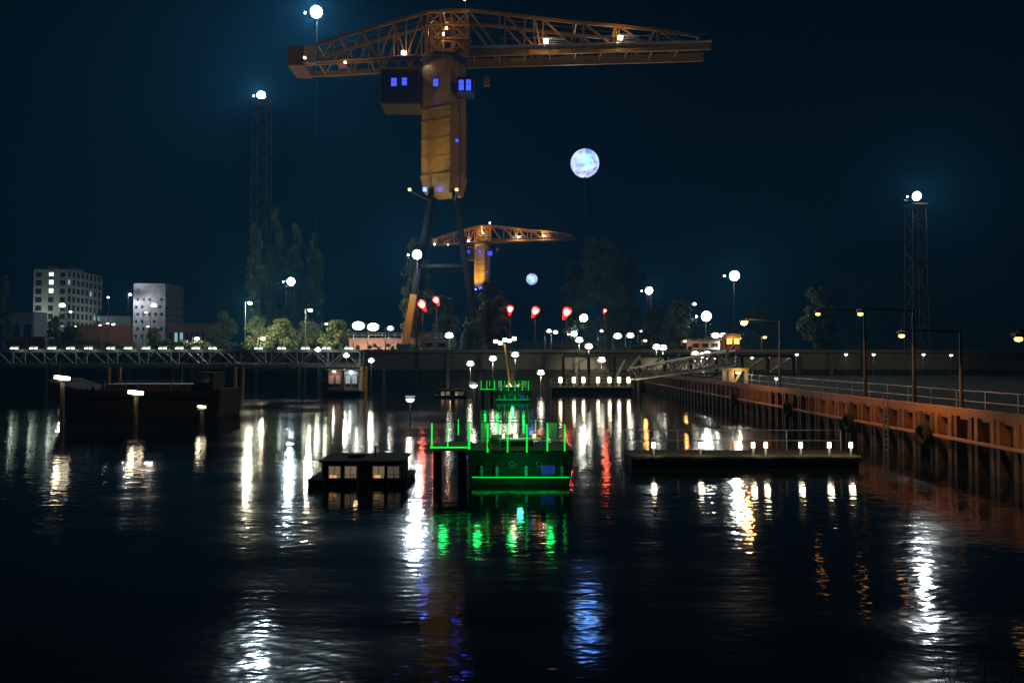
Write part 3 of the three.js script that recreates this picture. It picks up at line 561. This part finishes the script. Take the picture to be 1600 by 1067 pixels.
// ---------------------------------------------------------------- trees, shrubs, hedges
function crownGeo(clumps, per, leaf) {
  const pos = [], nor = [], colr = [], idx = []; let n = 0;
  for (const [cx, cy, cz, r, ry] of clumps) {
    const tone = rr(0.6, 1.25);
    for (let k = 0; k < per; k++) {
      const a = rr(0, 6.283), u = rr(-1, 1), q = Math.pow(rnd(), 0.45) * (0.85 + 0.3 * rnd()), s = Math.sqrt(1 - u * u);
      const x = cx + Math.cos(a) * s * r * q, y = cy + u * (ry || r) * q, z = cz + Math.sin(a) * s * r * q;
      const e = V(rr(-1, 1), rr(-1, 1), rr(-1, 1)).normalize(), f = e.clone().cross(V(rr(-1, 1), rr(-1, 1), rr(-1, 1))).normalize(), L = leaf * rr(0.6, 1.4), w = L * 0.5, nn = e.clone().cross(f);
      for (const [p, t] of [[-1, 0], [0, -1], [1, 0], [0, 1]]) { pos.push(x + e.x * p * L * 0.5 + f.x * t * w * 0.5, y + e.y * p * L * 0.5 + f.y * t * w * 0.5, z + e.z * p * L * 0.5 + f.z * t * w * 0.5); nor.push(nn.x, nn.y, nn.z); const c = tone * rr(0.75, 1.2); colr.push(c, c, c * rr(0.7, 1.1)); }
      idx.push(n, n + 1, n + 2, n, n + 2, n + 3); n += 4;
    }
  }
  const g = new THREE.BufferGeometry(); g.setAttribute('position', new THREE.Float32BufferAttribute(pos, 3)); g.setAttribute('normal', new THREE.Float32BufferAttribute(nor, 3)); g.setAttribute('color', new THREE.Float32BufferAttribute(colr, 3)); g.setIndex(idx); return g;
}
function tree(x, ytop, D, wpx, label, { m = LEAF.mid, name = 'leafy_tree', poplar = false, n = 30, per = 260, leaf = 0.42, ground = QY, skirt = 0.18 } = {}) {
  const c = at(x, ytop, D), H = c.y - ground, R = wpx / 2 * D / F, t = thing(name, label, 'tree', V(c.x, ground, c.z));
  const cl = [], lim = [gCone(V(0, -0.2, 0), V(rr(-0.3, 0.3), H * 0.72, 0), Math.max(0.12, H * 0.017), 0.04)];
  for (let i = 0; i < n; i++) {
    const f = skirt + (1 - skirt) * (i + rnd()) / n, prof = poplar ? Math.sin(Math.PI * Math.min(1, 0.15 + f * 0.85)) ** 0.6 : Math.sin(Math.PI * (0.12 + 0.83 * f)) ** 0.7;
    const a = rr(0, 6.283), rad = R * prof * rr(0.25, 0.8), cr = R * rr(0.2, 0.36) * (0.5 + 0.5 * prof);
    const p = [Math.cos(a) * rad, Math.min(H - cr * 0.8, H * f), Math.sin(a) * rad * 0.8, cr, poplar ? cr * 1.7 : cr * 0.85];
    cl.push(p); if (i % 2 === 0) lim.push(gCone(V(0, H * f * 0.72, 0), V(p[0] * 0.9, p[1] * 0.98, p[2] * 0.9), 0.09, 0.02, 5));
  }
  mesh('trunk', mergeGeometries(lim), M.bark, t);
  mesh('crown', crownGeo(cl, per, leaf), m, t); return t;
}
tree(768, 441, 116, 58, 'dark leafy tree in the middle hiding the foot of the small crane', { m: LEAF.dark, n: 60, per: 260, skirt: 0.02 });
tree(738, 494, 112, 50, 'low bushy tree left of the dark leafy tree in the middle', { m: LEAF.mid, n: 36, skirt: 0.04 });
tree(650, 372, 122, 60, 'tall thin tree lit by the warm lamp pair between the cranes', { m: LEAF.lime, n: 56, skirt: 0.1 });
tree(692, 462, 126, 56, 'dark tree behind the red sign lamps under the tall crane', { m: LEAF.dark, n: 44, skirt: 0.05 });
tree(398, 352, 170, 40, 'leftmost of the dim poplars behind the lit shrubs', { poplar: true, name: 'poplar', n: 46, per: 260, leaf: 0.6 });
tree(430, 326, 175, 42, 'tallest of the dim poplars behind the lit shrubs', { poplar: true, name: 'poplar', n: 48, per: 260, leaf: 0.6 });
tree(462, 352, 172, 42, 'third dim poplar, behind the bluish mast in front of it', { poplar: true, name: 'poplar', n: 46, per: 260, leaf: 0.6 });
tree(492, 366, 170, 40, 'rightmost of the dim poplars behind the lit shrubs', { poplar: true, name: 'poplar', n: 46, per: 260, leaf: 0.6 });
for (const [x, y, D, w, l, m] of [[400, 495, 128, 56, 'shrub under the thin lamp pole, brightest of the lit shrubs', LEAF.lime], [440, 498, 126, 60, 'lit shrub second from the left, right of the brightest', LEAF.lime], [480, 502, 128, 60, 'lit shrub third from the left', LEAF.mid], [522, 500, 124, 60, 'rightmost lit shrub, beside the red-brown wall', LEAF.lime], [350, 486, 134, 50, 'dim bush left of the brightest lit shrub', LEAF.dark], [85, 494, 140, 26, 'small bright green tree before the tall pale building', LEAF.lime], [240, 512, 130, 30, 'yellow-green shrub before the floodlit tower', LEAF.lime], [6, 430, 170, 36, 'dim tree at the left picture edge', LEAF.dark], [112, 510, 142, 40, 'dark bush right of the small bright green tree', LEAF.dark]])
  tree(x, y, D, w, l, { m, name: 'shrub', n: 34, per: 240, leaf: 0.36, skirt: 0.03 });
for (const [x, y, D, w, l] of [[940, 372, 180, 100, 'large dim tree right of the small globe'], [985, 400, 185, 70, 'dim tree left of the slim distant mast'], [895, 410, 190, 50, 'dim tree right of the small crane behind the red lamps'], [1060, 470, 150, 60, 'dark tree behind the slim white lamp on the right'], [1020, 480, 160, 50, 'dark tree under the slim distant mast'], [1278, 449, 130, 62, 'grey-green tree over the dark right bank'], [1340, 425, 240, 130, 'dark tree mass left of the lone lattice mast'], [1420, 412, 245, 130, 'dark tree mass under the lone lattice mast'], [1500, 425, 240, 130, 'dark tree mass right of the lone lattice mast'], [1580, 418, 245, 120, 'dark tree mass at the right picture edge'], [1185, 482, 200, 70, 'dim bush behind the orange kiosk'], [1100, 500, 170, 60, 'low bush behind the warm floodlight pole']])
  tree(x, y, D, w, l, { m: LEAF.dark, name: 'dim_tree', n: 44, per: 200, leaf: 0.6, skirt: 0.05 });
function hedge(x0, x1, y0, D, label, m) {
  const a = at(x0, y0, D), b = at(x1, y0, D), W = b.x - a.x, H = a.y - QY, t = thing('hedge', label, 'hedge', V((a.x + b.x) / 2, QY, -D)), cl = [], lim = [];
  for (let i = 0; i < W * 1.1; i++) { const x = rr(-W / 2, W / 2); cl.push([x, rr(0.3, 0.8) * H, rr(-0.5, 0.5), H * rr(0.28, 0.4), H * rr(0.25, 0.38)]); if (i % 2) lim.push(gCone(V(x, -0.1, 0), V(x, H * 0.6, 0), 0.05, 0.02, 5)); }
  mesh('stems', mergeGeometries(lim), M.bark, t).userData.kind = 'stuff'; mesh('foliage', crownGeo(cl, 150, 0.26), m, t);
}
hedge(72, 200, 529, 114, 'left half of the long green hedge behind the footbridge', LEAF.mid);
hedge(196, 322, 530, 115, 'right half of the long green hedge behind the footbridge', LEAF.mid);
hedge(545, 660, 537, 113, 'low hedge below the red-brown wall', LEAF.mid);
hedge(340, 545, 536, 111, 'dark low hedge below the lit shrubs', LEAF.dark);
hedge(860, 1080, 538, 113, 'patchy hedge along the right quay behind the lamps', LEAF.dark);

// ---------------------------------------------------------------- steel footbridge along the left quay with twin lights
{
  const D = 97, yt = at(0, 549, D).y, yb = at(0, 572, D).y, x0 = at(-30, 550, D).x, x1 = at(562, 550, D).x;
  const t = thing('footbridge', 'long steel lattice footbridge on piles along the left quay', 'footbridge', V(0, 0, -D)), n = 12, s = (x1 - x0) / n;
  for (const z of [0, -2.4]) {
    bar('chord', V(x0, yt, z), V(x1, yt, z), 0.3, 0.24, M.steel, t); bar('chord', V(x0, yb, z), V(x1, yb, z), 0.3, 0.24, M.steel, t);
    for (let i = 0; i <= n; i++) { bar('post', V(x0 + i * s, yb, z + 0.01), V(x0 + i * s, yt, z + 0.01), 0.18, 0.16, M.steel, t); if (i < n) { bar('brace', V(x0 + i * s, yb, z), V(x0 + (i + 0.5) * s, yt, z), 0.16, 0.12, M.steel, t); bar('brace', V(x0 + (i + 0.5) * s, yt, z), V(x0 + (i + 1) * s, yb, z), 0.16, 0.12, M.steel, t); } }
    bar('handrail', V(x0, yt + 0.25, z + 0.12), V(x1, yt + 0.25, z + 0.12), 0.06, 0.06, M.galv, t);
  }
  for (let i = 0; i <= n; i++) bar('deck_beam', V(x0 + i * s, yb + 0.2, 0), V(x0 + i * s, yb + 0.2, -2.4), 0.16, 0.16, M.steel, t);
  for (let i = 0; i < 48; i++) bar('deck_plank', V(x0 + (i + 0.5) * (x1 - x0) / 48, yb + 0.34, 0.05), V(x0 + (i + 0.5) * (x1 - x0) / 48, yb + 0.34, -2.45), 0.08, (x1 - x0) / 48 - 0.05, M.timber, t);
  for (let i = 0; i <= n; i += 2) for (const z of [0.1, -2.5]) rod('pile', V(x0 + i * s + 0.3, -1.5, z), V(x0 + i * s + 0.3, yb - 0.05, z), 0.24, i % 4 ? M.oldTimber : M.yellow, t);
  for (let i = 0; i < n; i += 2) bar('pile_brace', V(x0 + i * s + 0.3, 0.4, 0.1), V(x0 + (i + 2) * s + 0.3, yb - 0.2, 0.1), 0.14, 0.14, M.oldTimber, t);
  // twin lights along the top chord
  const L = 'twin greenish white light on the edge of the lattice footbridge', grp = 'twin lights along the footbridge';
  let first;
  for (const x of [22, 52, 81, 110, 138, 173, 200, 228, 254, 280, 306, 332, 404, 440, 477, 510, 545]) {
    const p = at(x, 543.5, D - 0.6); p.y -= 0.35;
    if (first) { copyOf(first, L, p, grp); continue; }
    first = thing('twin_light', L, 'twin light', p, grp);
    bar('bracket', V(0, -0.25, -0.4), V(0, 0.3, 0), 0.07, 0.07, M.galv, first);
    for (const s of [-0.32, 0.32]) {
      const f = box('light_housing', V(s, 0.5, 0.05), 0.44, 0.16, 0.3, M.galv, first);
      const g = new THREE.CapsuleGeometry(0.1, 0.26, 4, 8); g.rotateZ(Math.PI / 2); mesh('light_lens', g, G.greenish, first).position.set(s, 0.28, 0.12);
    }
    point(first, V(0, 0.2, 0.6), C(GREENISH), 1.2, 0.2);
  }
  for (const [x, y, l, I] of [[497, 546, 'warm lamp farthest left on the right end of the footbridge', 12], [541, 555, 'middle warm lamp on the right end of the footbridge', 16], [580, 563, 'nearest warm lamp past the right end of the footbridge', 20]])
    lamp(x, y, 94, l, { I: I * 0.6, r: 0.34, ground: -1, arm: 0, name: 'quay_lamp', cat: 'quay lamp', col: [1, 0.93, 0.7], glowM: G.white });
  // dark barge with glowing deck lamps
}
{
  const D = 55, a = at(70, 655, D), t = thing('moored_barge', 'brown flat barge with dark bow moored below the footbridge', 'barge', V(a.x + 7, 0, -D));
  const sh = new THREE.Shape(); sh.moveTo(-6.9, 3.1); sh.lineTo(-5.4, 0.7); sh.quadraticCurveTo(-5, -0.5, -4.2, -0.6); sh.lineTo(6, -0.6); sh.quadraticCurveTo(6.7, -0.4, 6.8, 0.6); sh.lineTo(7, 2.3); sh.lineTo(5.6, 2.2); sh.lineTo(-3.8, 2.3); sh.quadraticCurveTo(-5.6, 2.5, -6.9, 3.1);
  const g = new THREE.ExtrudeGeometry(sh, { depth: 4.4, bevelEnabled: true, bevelSize: 0.12, bevelThickness: 0.2, bevelSegments: 2 }); g.translate(0, 0, -4.4); mesh('hull', g, M.hull, t);
  bar('rubbing_strake', V(-5.2, 1.75, 0.26), V(6.7, 1.7, 0.26), 0.16, 0.14, M.hullDark, t);
  box('hatch_cover', V(0.6, 2.55, -2.2), 7.5, 0.5, 2.8, M.rustB, t); box('wheelhouse', V(5.2, 3, -2.2), 1.6, 1.5, 2.4, M.hull, t);
  windowIn(t, V(5.2, 3.25, -0.98), 1.1, 0.6, 'z'); windowIn(t, V(4.4, 3.25, -2.2), 1.6, 0.6, 'x');
  for (let x = -5; x < 4.5; x += 1.35) bar('stanchion', V(x, 2.35, 0), V(x, 3.1, 0), 0.05, 0.05, M.steel, t);
  bar('guard_rail', V(-5, 3.1, 0), V(4.3, 3.1, 0), 0.05, 0.05, M.steel, t);
  for (const [x, y] of [[-3.2, 2.32], [3.6, 2.32]]) rod('bollard', V(x, y, 0), V(x, y + 0.35, 0), 0.12, M.darkSteel, t);
}
for (const [x, y, l, I] of [[97, 592, 'bar of warm light on a pile left of the moored barge wheelhouse', 3], [212, 615, 'bar of warm light on a pile before the moored barge', 3], [315, 637, 'small warm light on a low pile right of the moored barge', 1]]) {
  const c = at(x, y, 50), t = thing('pile_light', l, 'pile light', V(c.x, 0, c.z)), k = y < 630 ? 1 : 0.5;
  rod('pile', V(0, -1.5, 0), V(0, c.y - 0.2, 0), 0.14, M.timber, t);
  box('light_housing', V(0, c.y - 0.1, 0), 0.5, 0.1, 0.5, M.steel, t);
  const lens = box('light_lens', V(0, c.y + 0.08, 0.06), 1.0 * k, 0.24 * k, 0.3, G.warm, t); lens.rotation.z = -0.12;
  point(t, V(0, c.y + 0.1, 0.6), lin(1, 0.86, 0.58), I, 0.15);
}

// ---------------------------------------------------------------- right: gantry, gangway, pontoons with bollard lights
{
  const D = 66, p = at(1143, 640, D), q = at(1167, 640, D), top = at(1150, 579, D).y, t = thing('mooring_gantry', 'yellow steel gantry frame standing in the water at the added rusty wall', 'gantry', V(p.x, 0, -D));
  const w = q.x - p.x;
  bar('post', V(0, -1.5, 0), V(0, top, 0), 0.45, 0.45, M.yellow, t); bar('post', V(w, -1.5, 0), V(w, top, 0), 0.3, 0.3, M.yellow, t);
  bar('post', V(0, -1.5, -2), V(0, top, -2), 0.35, 0.35, M.yellow, t);
  bar('beam', V(-0.4, top + 0.12, 0), V(w + 0.2, top + 0.12, 0), 0.24, 0.3, M.yellow, t); bar('beam', V(0, top + 0.1, 0.1), V(0, top + 0.1, -2.2), 0.24, 0.24, M.yellow, t);
  bar('knee_brace', V(0, top - 1.6, 0), V(w * 0.7, top, 0), 0.16, 0.16, M.yellow, t);
  const l = box('lamp', V(0.6, top - 0.2, 0.2), 0.3, 0.16, 0.25, G.warm, t); point(t, V(0.6, top - 0.3, 0.8), lin(1, 0.9, 0.6), 7, 0.1);
}
{
  const a = at(985, 588, 92), b = at(1136, 566, 70); a.y = 2.0; b.y = 4.2;
  const t = thing('steel_gangway', 'sloping steel lattice gangway from the pontoon up to the yellow gantry', 'gangway', V(0, 0, 0));
  const n = 9;
  for (const s of [0, 1.3]) {
    const o = V(0.4 * s, 0, s), A = a.clone().add(o), B = b.clone().add(o), up = V(0, 1.5, 0), A2 = A.clone().add(up), B2 = B.clone().add(up);
    bar('chord', A, B, 0.16, 0.16, M.galv, t); bar('chord', A2, B2, 0.16, 0.16, M.galv, t);
    for (let i = 0; i <= n; i++) { const p = A.clone().lerp(B, i / n), q = A2.clone().lerp(B2, i / n); bar('post', p, q, 0.1, 0.1, M.galv, t); if (i < n) bar('brace', i % 2 ? p : q, (i % 2 ? A2 : A).clone().lerp(i % 2 ? B2 : B, (i + 1) / n), 0.1, 0.1, M.galv, t); }
  }
  for (let i = 0; i < 24; i++) { const p = a.clone().lerp(b, (i + 0.5) / 24); bar('deck_plank', p.clone().add(V(0, 0.1, 0)), p.clone().add(V(0.52, 0.1, 1.3)), 0.06, 0.9, M.timber, t); }
}
{ // steel trestle behind the gangway
  const D = 99, t = thing('trestle', 'steel trestle with raking struts in front of the right quay', 'trestle', V(0, 0, -D));
  for (const [x0, y0, x1, y1] of [[962, 590, 976, 562], [1000, 560, 1012, 580], [1048, 580, 1062, 553], [1135, 556, 1148, 538], [980, 580, 1000, 556]]) { const p = at(x0, y0, D), q = at(x1, y1, D); bar('strut', V(p.x, p.y, 0.4), V(q.x, q.y, 0.4), 0.3, 0.26, M.whitePaint, t); }
  const l = at(880, 556, D), r = at(1240, 556, D);
  bar('beam', V(l.x, l.y, 0), V(r.x, l.y, 0), 0.4, 0.3, M.steel, t); bar('beam', V(l.x, l.y - 2.6, 0), V(r.x, l.y - 2.6, 0), 0.3, 0.3, M.steel, t);
  for (let i = 0; i <= 9; i++) { const x = l.x + (r.x - l.x) * i / 9; rod('pile', V(x, -1.5, 0), V(x, l.y - 0.1, 0), 0.22, M.oldTimber, t); if (i < 9) bar('brace', V(x, l.y - 2.6, 0), V(x + (r.x - l.x) / 9, l.y, 0), 0.18, 0.16, M.steel, t); }
}
function pontoon(D, x0, x1, deckY, lights, yl, name, label, lab, grp, I, s) {
  const a = at(x0, 600, D), b = at(x1, 600, D), L = b.x - a.x, t = thing('pontoon', label, 'pontoon', V(a.x, 0, -D));
  const nf = Math.max(4, Math.round(L / 2.4));
  for (let i = 0; i < nf; i++) box('float', V((i + 0.5) * L / nf, deckY * 0.4 - 0.12, -1), L / nf - 0.12, deckY * 1.1, 2, M.hullDark, t);
  const np = Math.min(70, Math.round(L / 0.16));
  for (let i = 0; i < np; i++) box('deck_plank', V((i + 0.5) * L / np, deckY + rr(-0.004, 0.004), -1), L / np - 0.014, 0.05, 2.14, i % 3 ? M.deckTimber : M.oldTimber, t, UNIT);
  box('fascia', V(L / 2, deckY - 0.09, 0.1), L, 0.14, 0.08, M.timber, t, UNIT);
  for (let i = 0; i <= nf; i++) rod('rail_post', V(i * L / nf, deckY, -1.9), V(i * L / nf, deckY + 1, -1.9), 0.03, M.galv, t);
  for (const h of [0.5, 1]) rod('rail', V(0, deckY + h, -1.9), V(L, deckY + h, -1.9), 0.025, M.galv, t);
  let first;
  for (const x of lights) {
    const p = at(x, 600, D - 0.15); p.y = deckY + 0.025; p.z = -D - 0.15;
    if (first) { copyOf(first, lab, p, grp); continue; }
    first = thing(name, lab, 'bollard light', p, grp);
    const h = Math.max(0.2, at(x, yl, D).y - deckY);
    rod('post', V(0, 0, 0), V(0, h - 0.1 * s, 0), 0.07 * s, M.galv, first);
    const lg = new THREE.CylinderGeometry(0.11 * s, 0.11 * s, 0.34 * s, 14); mesh('light_lens', lg, G.warm, first).position.set(0, h, 0);
    const cp = new THREE.SphereGeometry(0.13 * s, 14, 7, 0, 6.2832, 0, 1.5708); mesh('cap', cp, M.galv, first).position.set(0, h + 0.17 * s, 0);
    point(first, V(0, h, 0.3 * s), lin(1, 0.84, 0.5), I, 0.1);
  }
}
pontoon(31, 985, 1345, 0.5, [1023, 1097, 1180, 1200, 1255, 1300, 1334], 697, 'bollard_light', 'low floating pontoon with a row of bollard lights, near right', 'warm bollard light on the near floating pontoon', 'bollard lights on the near pontoon', 1.6, 0.7);
pontoon(93, 862, 990, 1.0, [876, 897, 912, 935, 953, 968, 983], 594, 'bollard_light', 'far floating pontoon with bollard lights right of the green boats', 'warm bollard light on the far floating pontoon', 'bollard lights on the far pontoon', 3, 2);

// ---------------------------------------------------------------- boats
function greenBoat(D) {
  const k = D / F, wl = 558 + EYE * F / D, c = at(779, wl, D); c.y = 0;
  const t = thing('green_boat', 'near floating bar boat outlined in green light, in the middle of the water', 'boat', c);
  const X = (x) => (x - 779) * k, Y = (y) => EYE + (558 - y) * k, dep = 2.6;
  const sh = new THREE.Shape(); sh.moveTo(X(740), -0.3); sh.lineTo(X(882), -0.3); sh.quadraticCurveTo(X(890), 0, X(894), Y(708)); sh.lineTo(X(733), Y(708)); sh.quadraticCurveTo(X(736), 0, X(740), -0.3);
  const g = new THREE.ExtrudeGeometry(sh, { depth: dep, bevelEnabled: true, bevelSize: 0.05, bevelThickness: 0.08, bevelSegments: 2 }); g.translate(0, 0, -dep); mesh('hull', g, M.hullGreen, t);
  box('deck', V(X(812), Y(705), -dep / 2), 164 * k, 0.08, dep, M.oldTimber, t);
  bar('light_strip', V(X(738), Y(744), 0.12), V(X(889), Y(744), 0.12), 0.03, 0.03, G.green, t);
  box('boarding_platform', V(X(702), Y(703), -dep / 2), 62 * k, 0.12, dep * 0.8, M.hullGreen, t);
  bar('light_strip', V(X(671), Y(700), -dep * 0.1 + 0.05), V(X(735), Y(700), -dep * 0.1 + 0.05), 0.05, 0.05, G.green, t);
  for (const x of [680, 720]) rod('platform_float', V(X(x), -0.2, -0.9), V(X(x), Y(707), -0.9), 0.18, M.hullDark, t);
  for (const [x, y0, y1, z, s] of [[674, 702, 661, -0.2, 1], [699, 700, 661, -0.2, 0.9], [733, 702, 660, 0, 1.5], [762, 707, 661, 0, 1.3], [793, 707, 661, 0, 1], [823, 707, 662, 0, 1.1], [855, 705, 660, 0, 1.1], [882, 705, 662, 0, 1], [709, 690, 663, -dep + 0.3, 0.6], [777, 700, 664, -dep + 0.3, 0.5], [840, 700, 664, -dep + 0.3, 0.5]]) {
    const p = bar('post', V(X(x), Y(y0), z), V(X(x), Y(y1), z), 0.05, 0.05, M.whitePaint, t);
    const l = new THREE.Mesh(UNIT, G.green); l.name = 'light_tube'; l.scale.set(s * 1.1, 0.96, 0.6); l.position.z = 0.75; p.add(l);
  }
  bar('top_rail', V(X(671), Y(660), -0.1), V(X(886), Y(660), -0.1), 0.035, 0.035, M.darkSteel, t); bar('top_rail', V(X(700), Y(663), -dep + 0.3), V(X(886), Y(663), -dep + 0.3), 0.035, 0.035, M.darkSteel, t);
  bar('rail', V(X(733), Y(688), -0.02), V(X(888), Y(688), -0.02), 0.03, 0.03, M.whitePaint, t);
  for (const y of [714, 722, 730, 738]) bar('strake', V(X(737), Y(y), 0.09), V(X(888), Y(y), 0.09), 0.02, 0.03, M.hullGreen, t);
  for (const x of [752, 776, 822, 878]) { const g = new THREE.CapsuleGeometry(0.07, 0.3, 4, 10); mesh('fender', g, M.whitePaint, t).position.set(X(x), Y(734), 0.18); rod('fender_rope', V(X(x), Y(728), 0.16), V(X(x), Y(708), 0.06), 0.008, M.rope, t); }
  { const g = new THREE.TorusGeometry(0.2, 0.06, 10, 22); mesh('life_ring', g, std([0.6, 0.1, 0.05], 0.6, { map: dirt }), t).position.set(X(762) + 0.25, Y(694), 0.06); }
  for (const x of [800, 842]) { const g = new THREE.TorusGeometry(0.1, 0.025, 8, 18); const o = mesh('porthole', g, M.galv, t); o.position.set(X(x), Y(724), 0.09); const c = new THREE.Mesh(new THREE.CircleGeometry(0.1, 18), M.glass); c.name = 'pane'; c.position.z = 0.006; o.add(c); }
  for (const y of [676, 683]) rod('guard_wire', V(X(733), Y(y), -0.02), V(X(886), Y(y), -0.02), 0.008, M.galv, t);
  rod('mooring_line', V(X(891), Y(710), -0.4), V(X(930), Y(752), -1.6), 0.012, M.rope, t);
  box('bar_counter', V(X(800), Y(697), -dep * 0.6), 70 * k, 0.55, 0.5, M.timber, t);
  const tl = glow([1, 0.72, 0.55], 2.2);
  for (const [x, y, w, m] of [[786, 686, 3, tl], [800, 678, 4, tl], [806, 686, 5, tl], [836, 686, 4, glow(SODIUM, 3)], [844, 680, 3, glow([1, 0.06, 0.03], 3)], [831, 681, 4, glow([0.1, 0.16, 1], 2)]]) { const o = mesh('table_lamp', new THREE.CylinderGeometry(w * k * 0.5, w * k * 0.8, 6 * k, 12), m, t); o.position.set(X(x), Y(y), -dep * 0.45); }
  box('shelf', V(X(812), Y(690), -dep * 0.45), 68 * k, 0.05, 0.35, M.whitePaint, t);
  box('back_screen', V(X(752), Y(682), -dep * 0.7), 8 * k, 0.9, 0.05, M.render, t); box('back_screen', V(X(868), Y(680), -dep * 0.7), 14 * k, 0.7, 0.05, M.render, t);
  const sg = box('sign_panel', V(X(856), Y(733), 0.1), 22 * k, 14 * k, 0.05, G.blueSign, t);
  for (const x of [690, 745, 800, 860]) point(t, V(X(x), Y(668), -0.5), lin(0.01, 1, 0.15), 1.3, 0.15);
  point(t, V(X(812), Y(726), 1.6), lin(0.02, 1, 0.3), 3.2, 0.1);
  point(t, V(X(803), Y(676), -0.7), lin(1, 0.6, 0.45), 0.7, 0.08);
  return t;
}
const boat = greenBoat(27);
{
  const p = at(789, 622, 76); p.y = 0;
  const b = copyOf(boat, 'far floating bar boat outlined in green light, at the foot of the quay', p);
  b.traverse((o) => { if (o.isPointLight) o.intensity *= 1.6; });
}
function cabinBoat(D) {
  const k = D / F, wl = 558 + EYE * F / D, c = at(598, wl, D); c.y = 0;
  const t = thing('cabin_boat', 'near dark cabin boat with small warm windows left of the near green boat', 'boat', c);
  const X = (x) => (x - 598) * k, Y = (y) => EYE + (558 - y) * k, dep = 2.4;
  const sh = new THREE.Shape(); sh.moveTo(X(482), Y(750)); sh.quadraticCurveTo(X(486), -0.3, X(500), -0.3); sh.lineTo(X(618), -0.3); sh.quadraticCurveTo(X(630), -0.1, X(634), Y(751)); sh.lineTo(X(482), Y(750));
  const g = new THREE.ExtrudeGeometry(sh, { depth: dep, bevelEnabled: true, bevelSize: 0.05, bevelThickness: 0.1, bevelSegments: 2 }); g.translate(0, 0, -dep); mesh('hull', g, M.hullDark, t);
  box('cabin', V(X(562), Y(737), -dep / 2), 126 * k, 30 * k, dep * 0.8, M.hullDark, t);
  box('roof', V(X(562), Y(721), -dep / 2), 134 * k, 0.06, dep * 0.95, M.hullDark, t);
  const z = -dep * 0.1 + 0.03;
  for (const [x, lit, lampOn] of [[521, 1, 1], [546, 1, 0], [590, 1, 1], [613, 0.5, 0]]) {
    const f = windowIn(t, V(X(x), Y(738), z), 21 * k, 21 * k, 'z', lit === 1 ? G.winWarm : lit === 0.5 ? glow([1, 0.8, 0.6], 0.07) : glow([0.9, 0.8, 0.7], 0.018));
    if (lampOn) { const l = new THREE.Mesh(SOFT, G.winOrange); l.name = 'window_lamp'; l.position.set(-0.12, -0.32, 0.05); l.scale.set(0.5, 0.2, 0.04); f.add(l); }
  }
  for (const x of [492, 505, 520, 536, 552, 568, 584, 600, 616, 630]) rod('stanchion', V(X(x), Y(751), -0.02), V(X(x), Y(741), -0.02), 0.012, M.darkSteel, t);
  rod('guard_wire', V(X(490), Y(741), -0.02), V(X(631), Y(741), -0.02), 0.01, M.darkSteel, t);
  rod('chimney', V(X(575), Y(721), -1.4), V(X(575), Y(705), -1.4), 0.05, M.darkSteel, t); rod('chimney_cap', V(X(575), Y(705), -1.4), V(X(575), Y(703), -1.4), 0.08, M.darkSteel, t);
  box('roof_hatch', V(X(545), Y(718), -1.3), 0.6, 0.1, 0.6, M.oldTimber, t);
  for (const x of [508, 560, 606]) { const g = new THREE.CapsuleGeometry(0.06, 0.2, 4, 10); mesh('fender', g, M.darkSteel, t).position.set(X(x), Y(755), 0.17); }
  rod('mooring_line', V(X(633), Y(750), -0.5), V(X(672), Y(703), -0.5), 0.012, M.rope, t);
  point(t, V(X(560), Y(736), 0.5), lin(1, 0.6, 0.25), 0.12, 0.08);
  return t;
}
const cb = cabinBoat(26.5);
{
  const p = at(716, 620, 84); p.y = 0;
  const b = copyOf(cb, 'far dark cabin boat with small warm windows left of the far green boat', p);
  b.traverse((o) => { if (o.isPointLight) o.intensity *= 2; });
}
{ // small lit kiosk boats at the quay foot under the footbridge end
  for (const [x, l] of [[522, 'left one of two small floating cabins with reddish panels under the footbridge end'], [548, 'right one of two small floating cabins, with a bluish lit front']]) {
    const D = 88, a = at(x, 618, D), t = thing('floating_cabin', l, 'floating cabin', V(a.x, 0, -D)), blue = x > 530;
    box('float', V(0, 0.2, -1), 2.6, 0.7, 2.4, M.hullDark, t); box('wall', V(0, 1.9, -1), 1.9, 2.6, 1.6, blue ? M.pale : M.brick, t); box('roof', V(0, 3.3, -1), 2.4, 0.14, 2.2, M.darkSteel, t);
    for (const s of [-0.45, 0.45]) windowIn(t, V(s, 2.1, -0.16), 0.7, 1.2, 'z', blue ? glow([0.75, 0.85, 0.9], 0.3) : glow([1, 0.6, 0.5], 0.12));
    point(t, V(0, 3, 0.6), blue ? lin(0.8, 0.95, 1) : lin(1, 0.8, 0.7), 2.5, 0.08);
    box('lamp', V(0, 3.15, 0.16), 0.3, 0.1, 0.12, G.white, t);
  }
}
renderer.render(scene, camera);
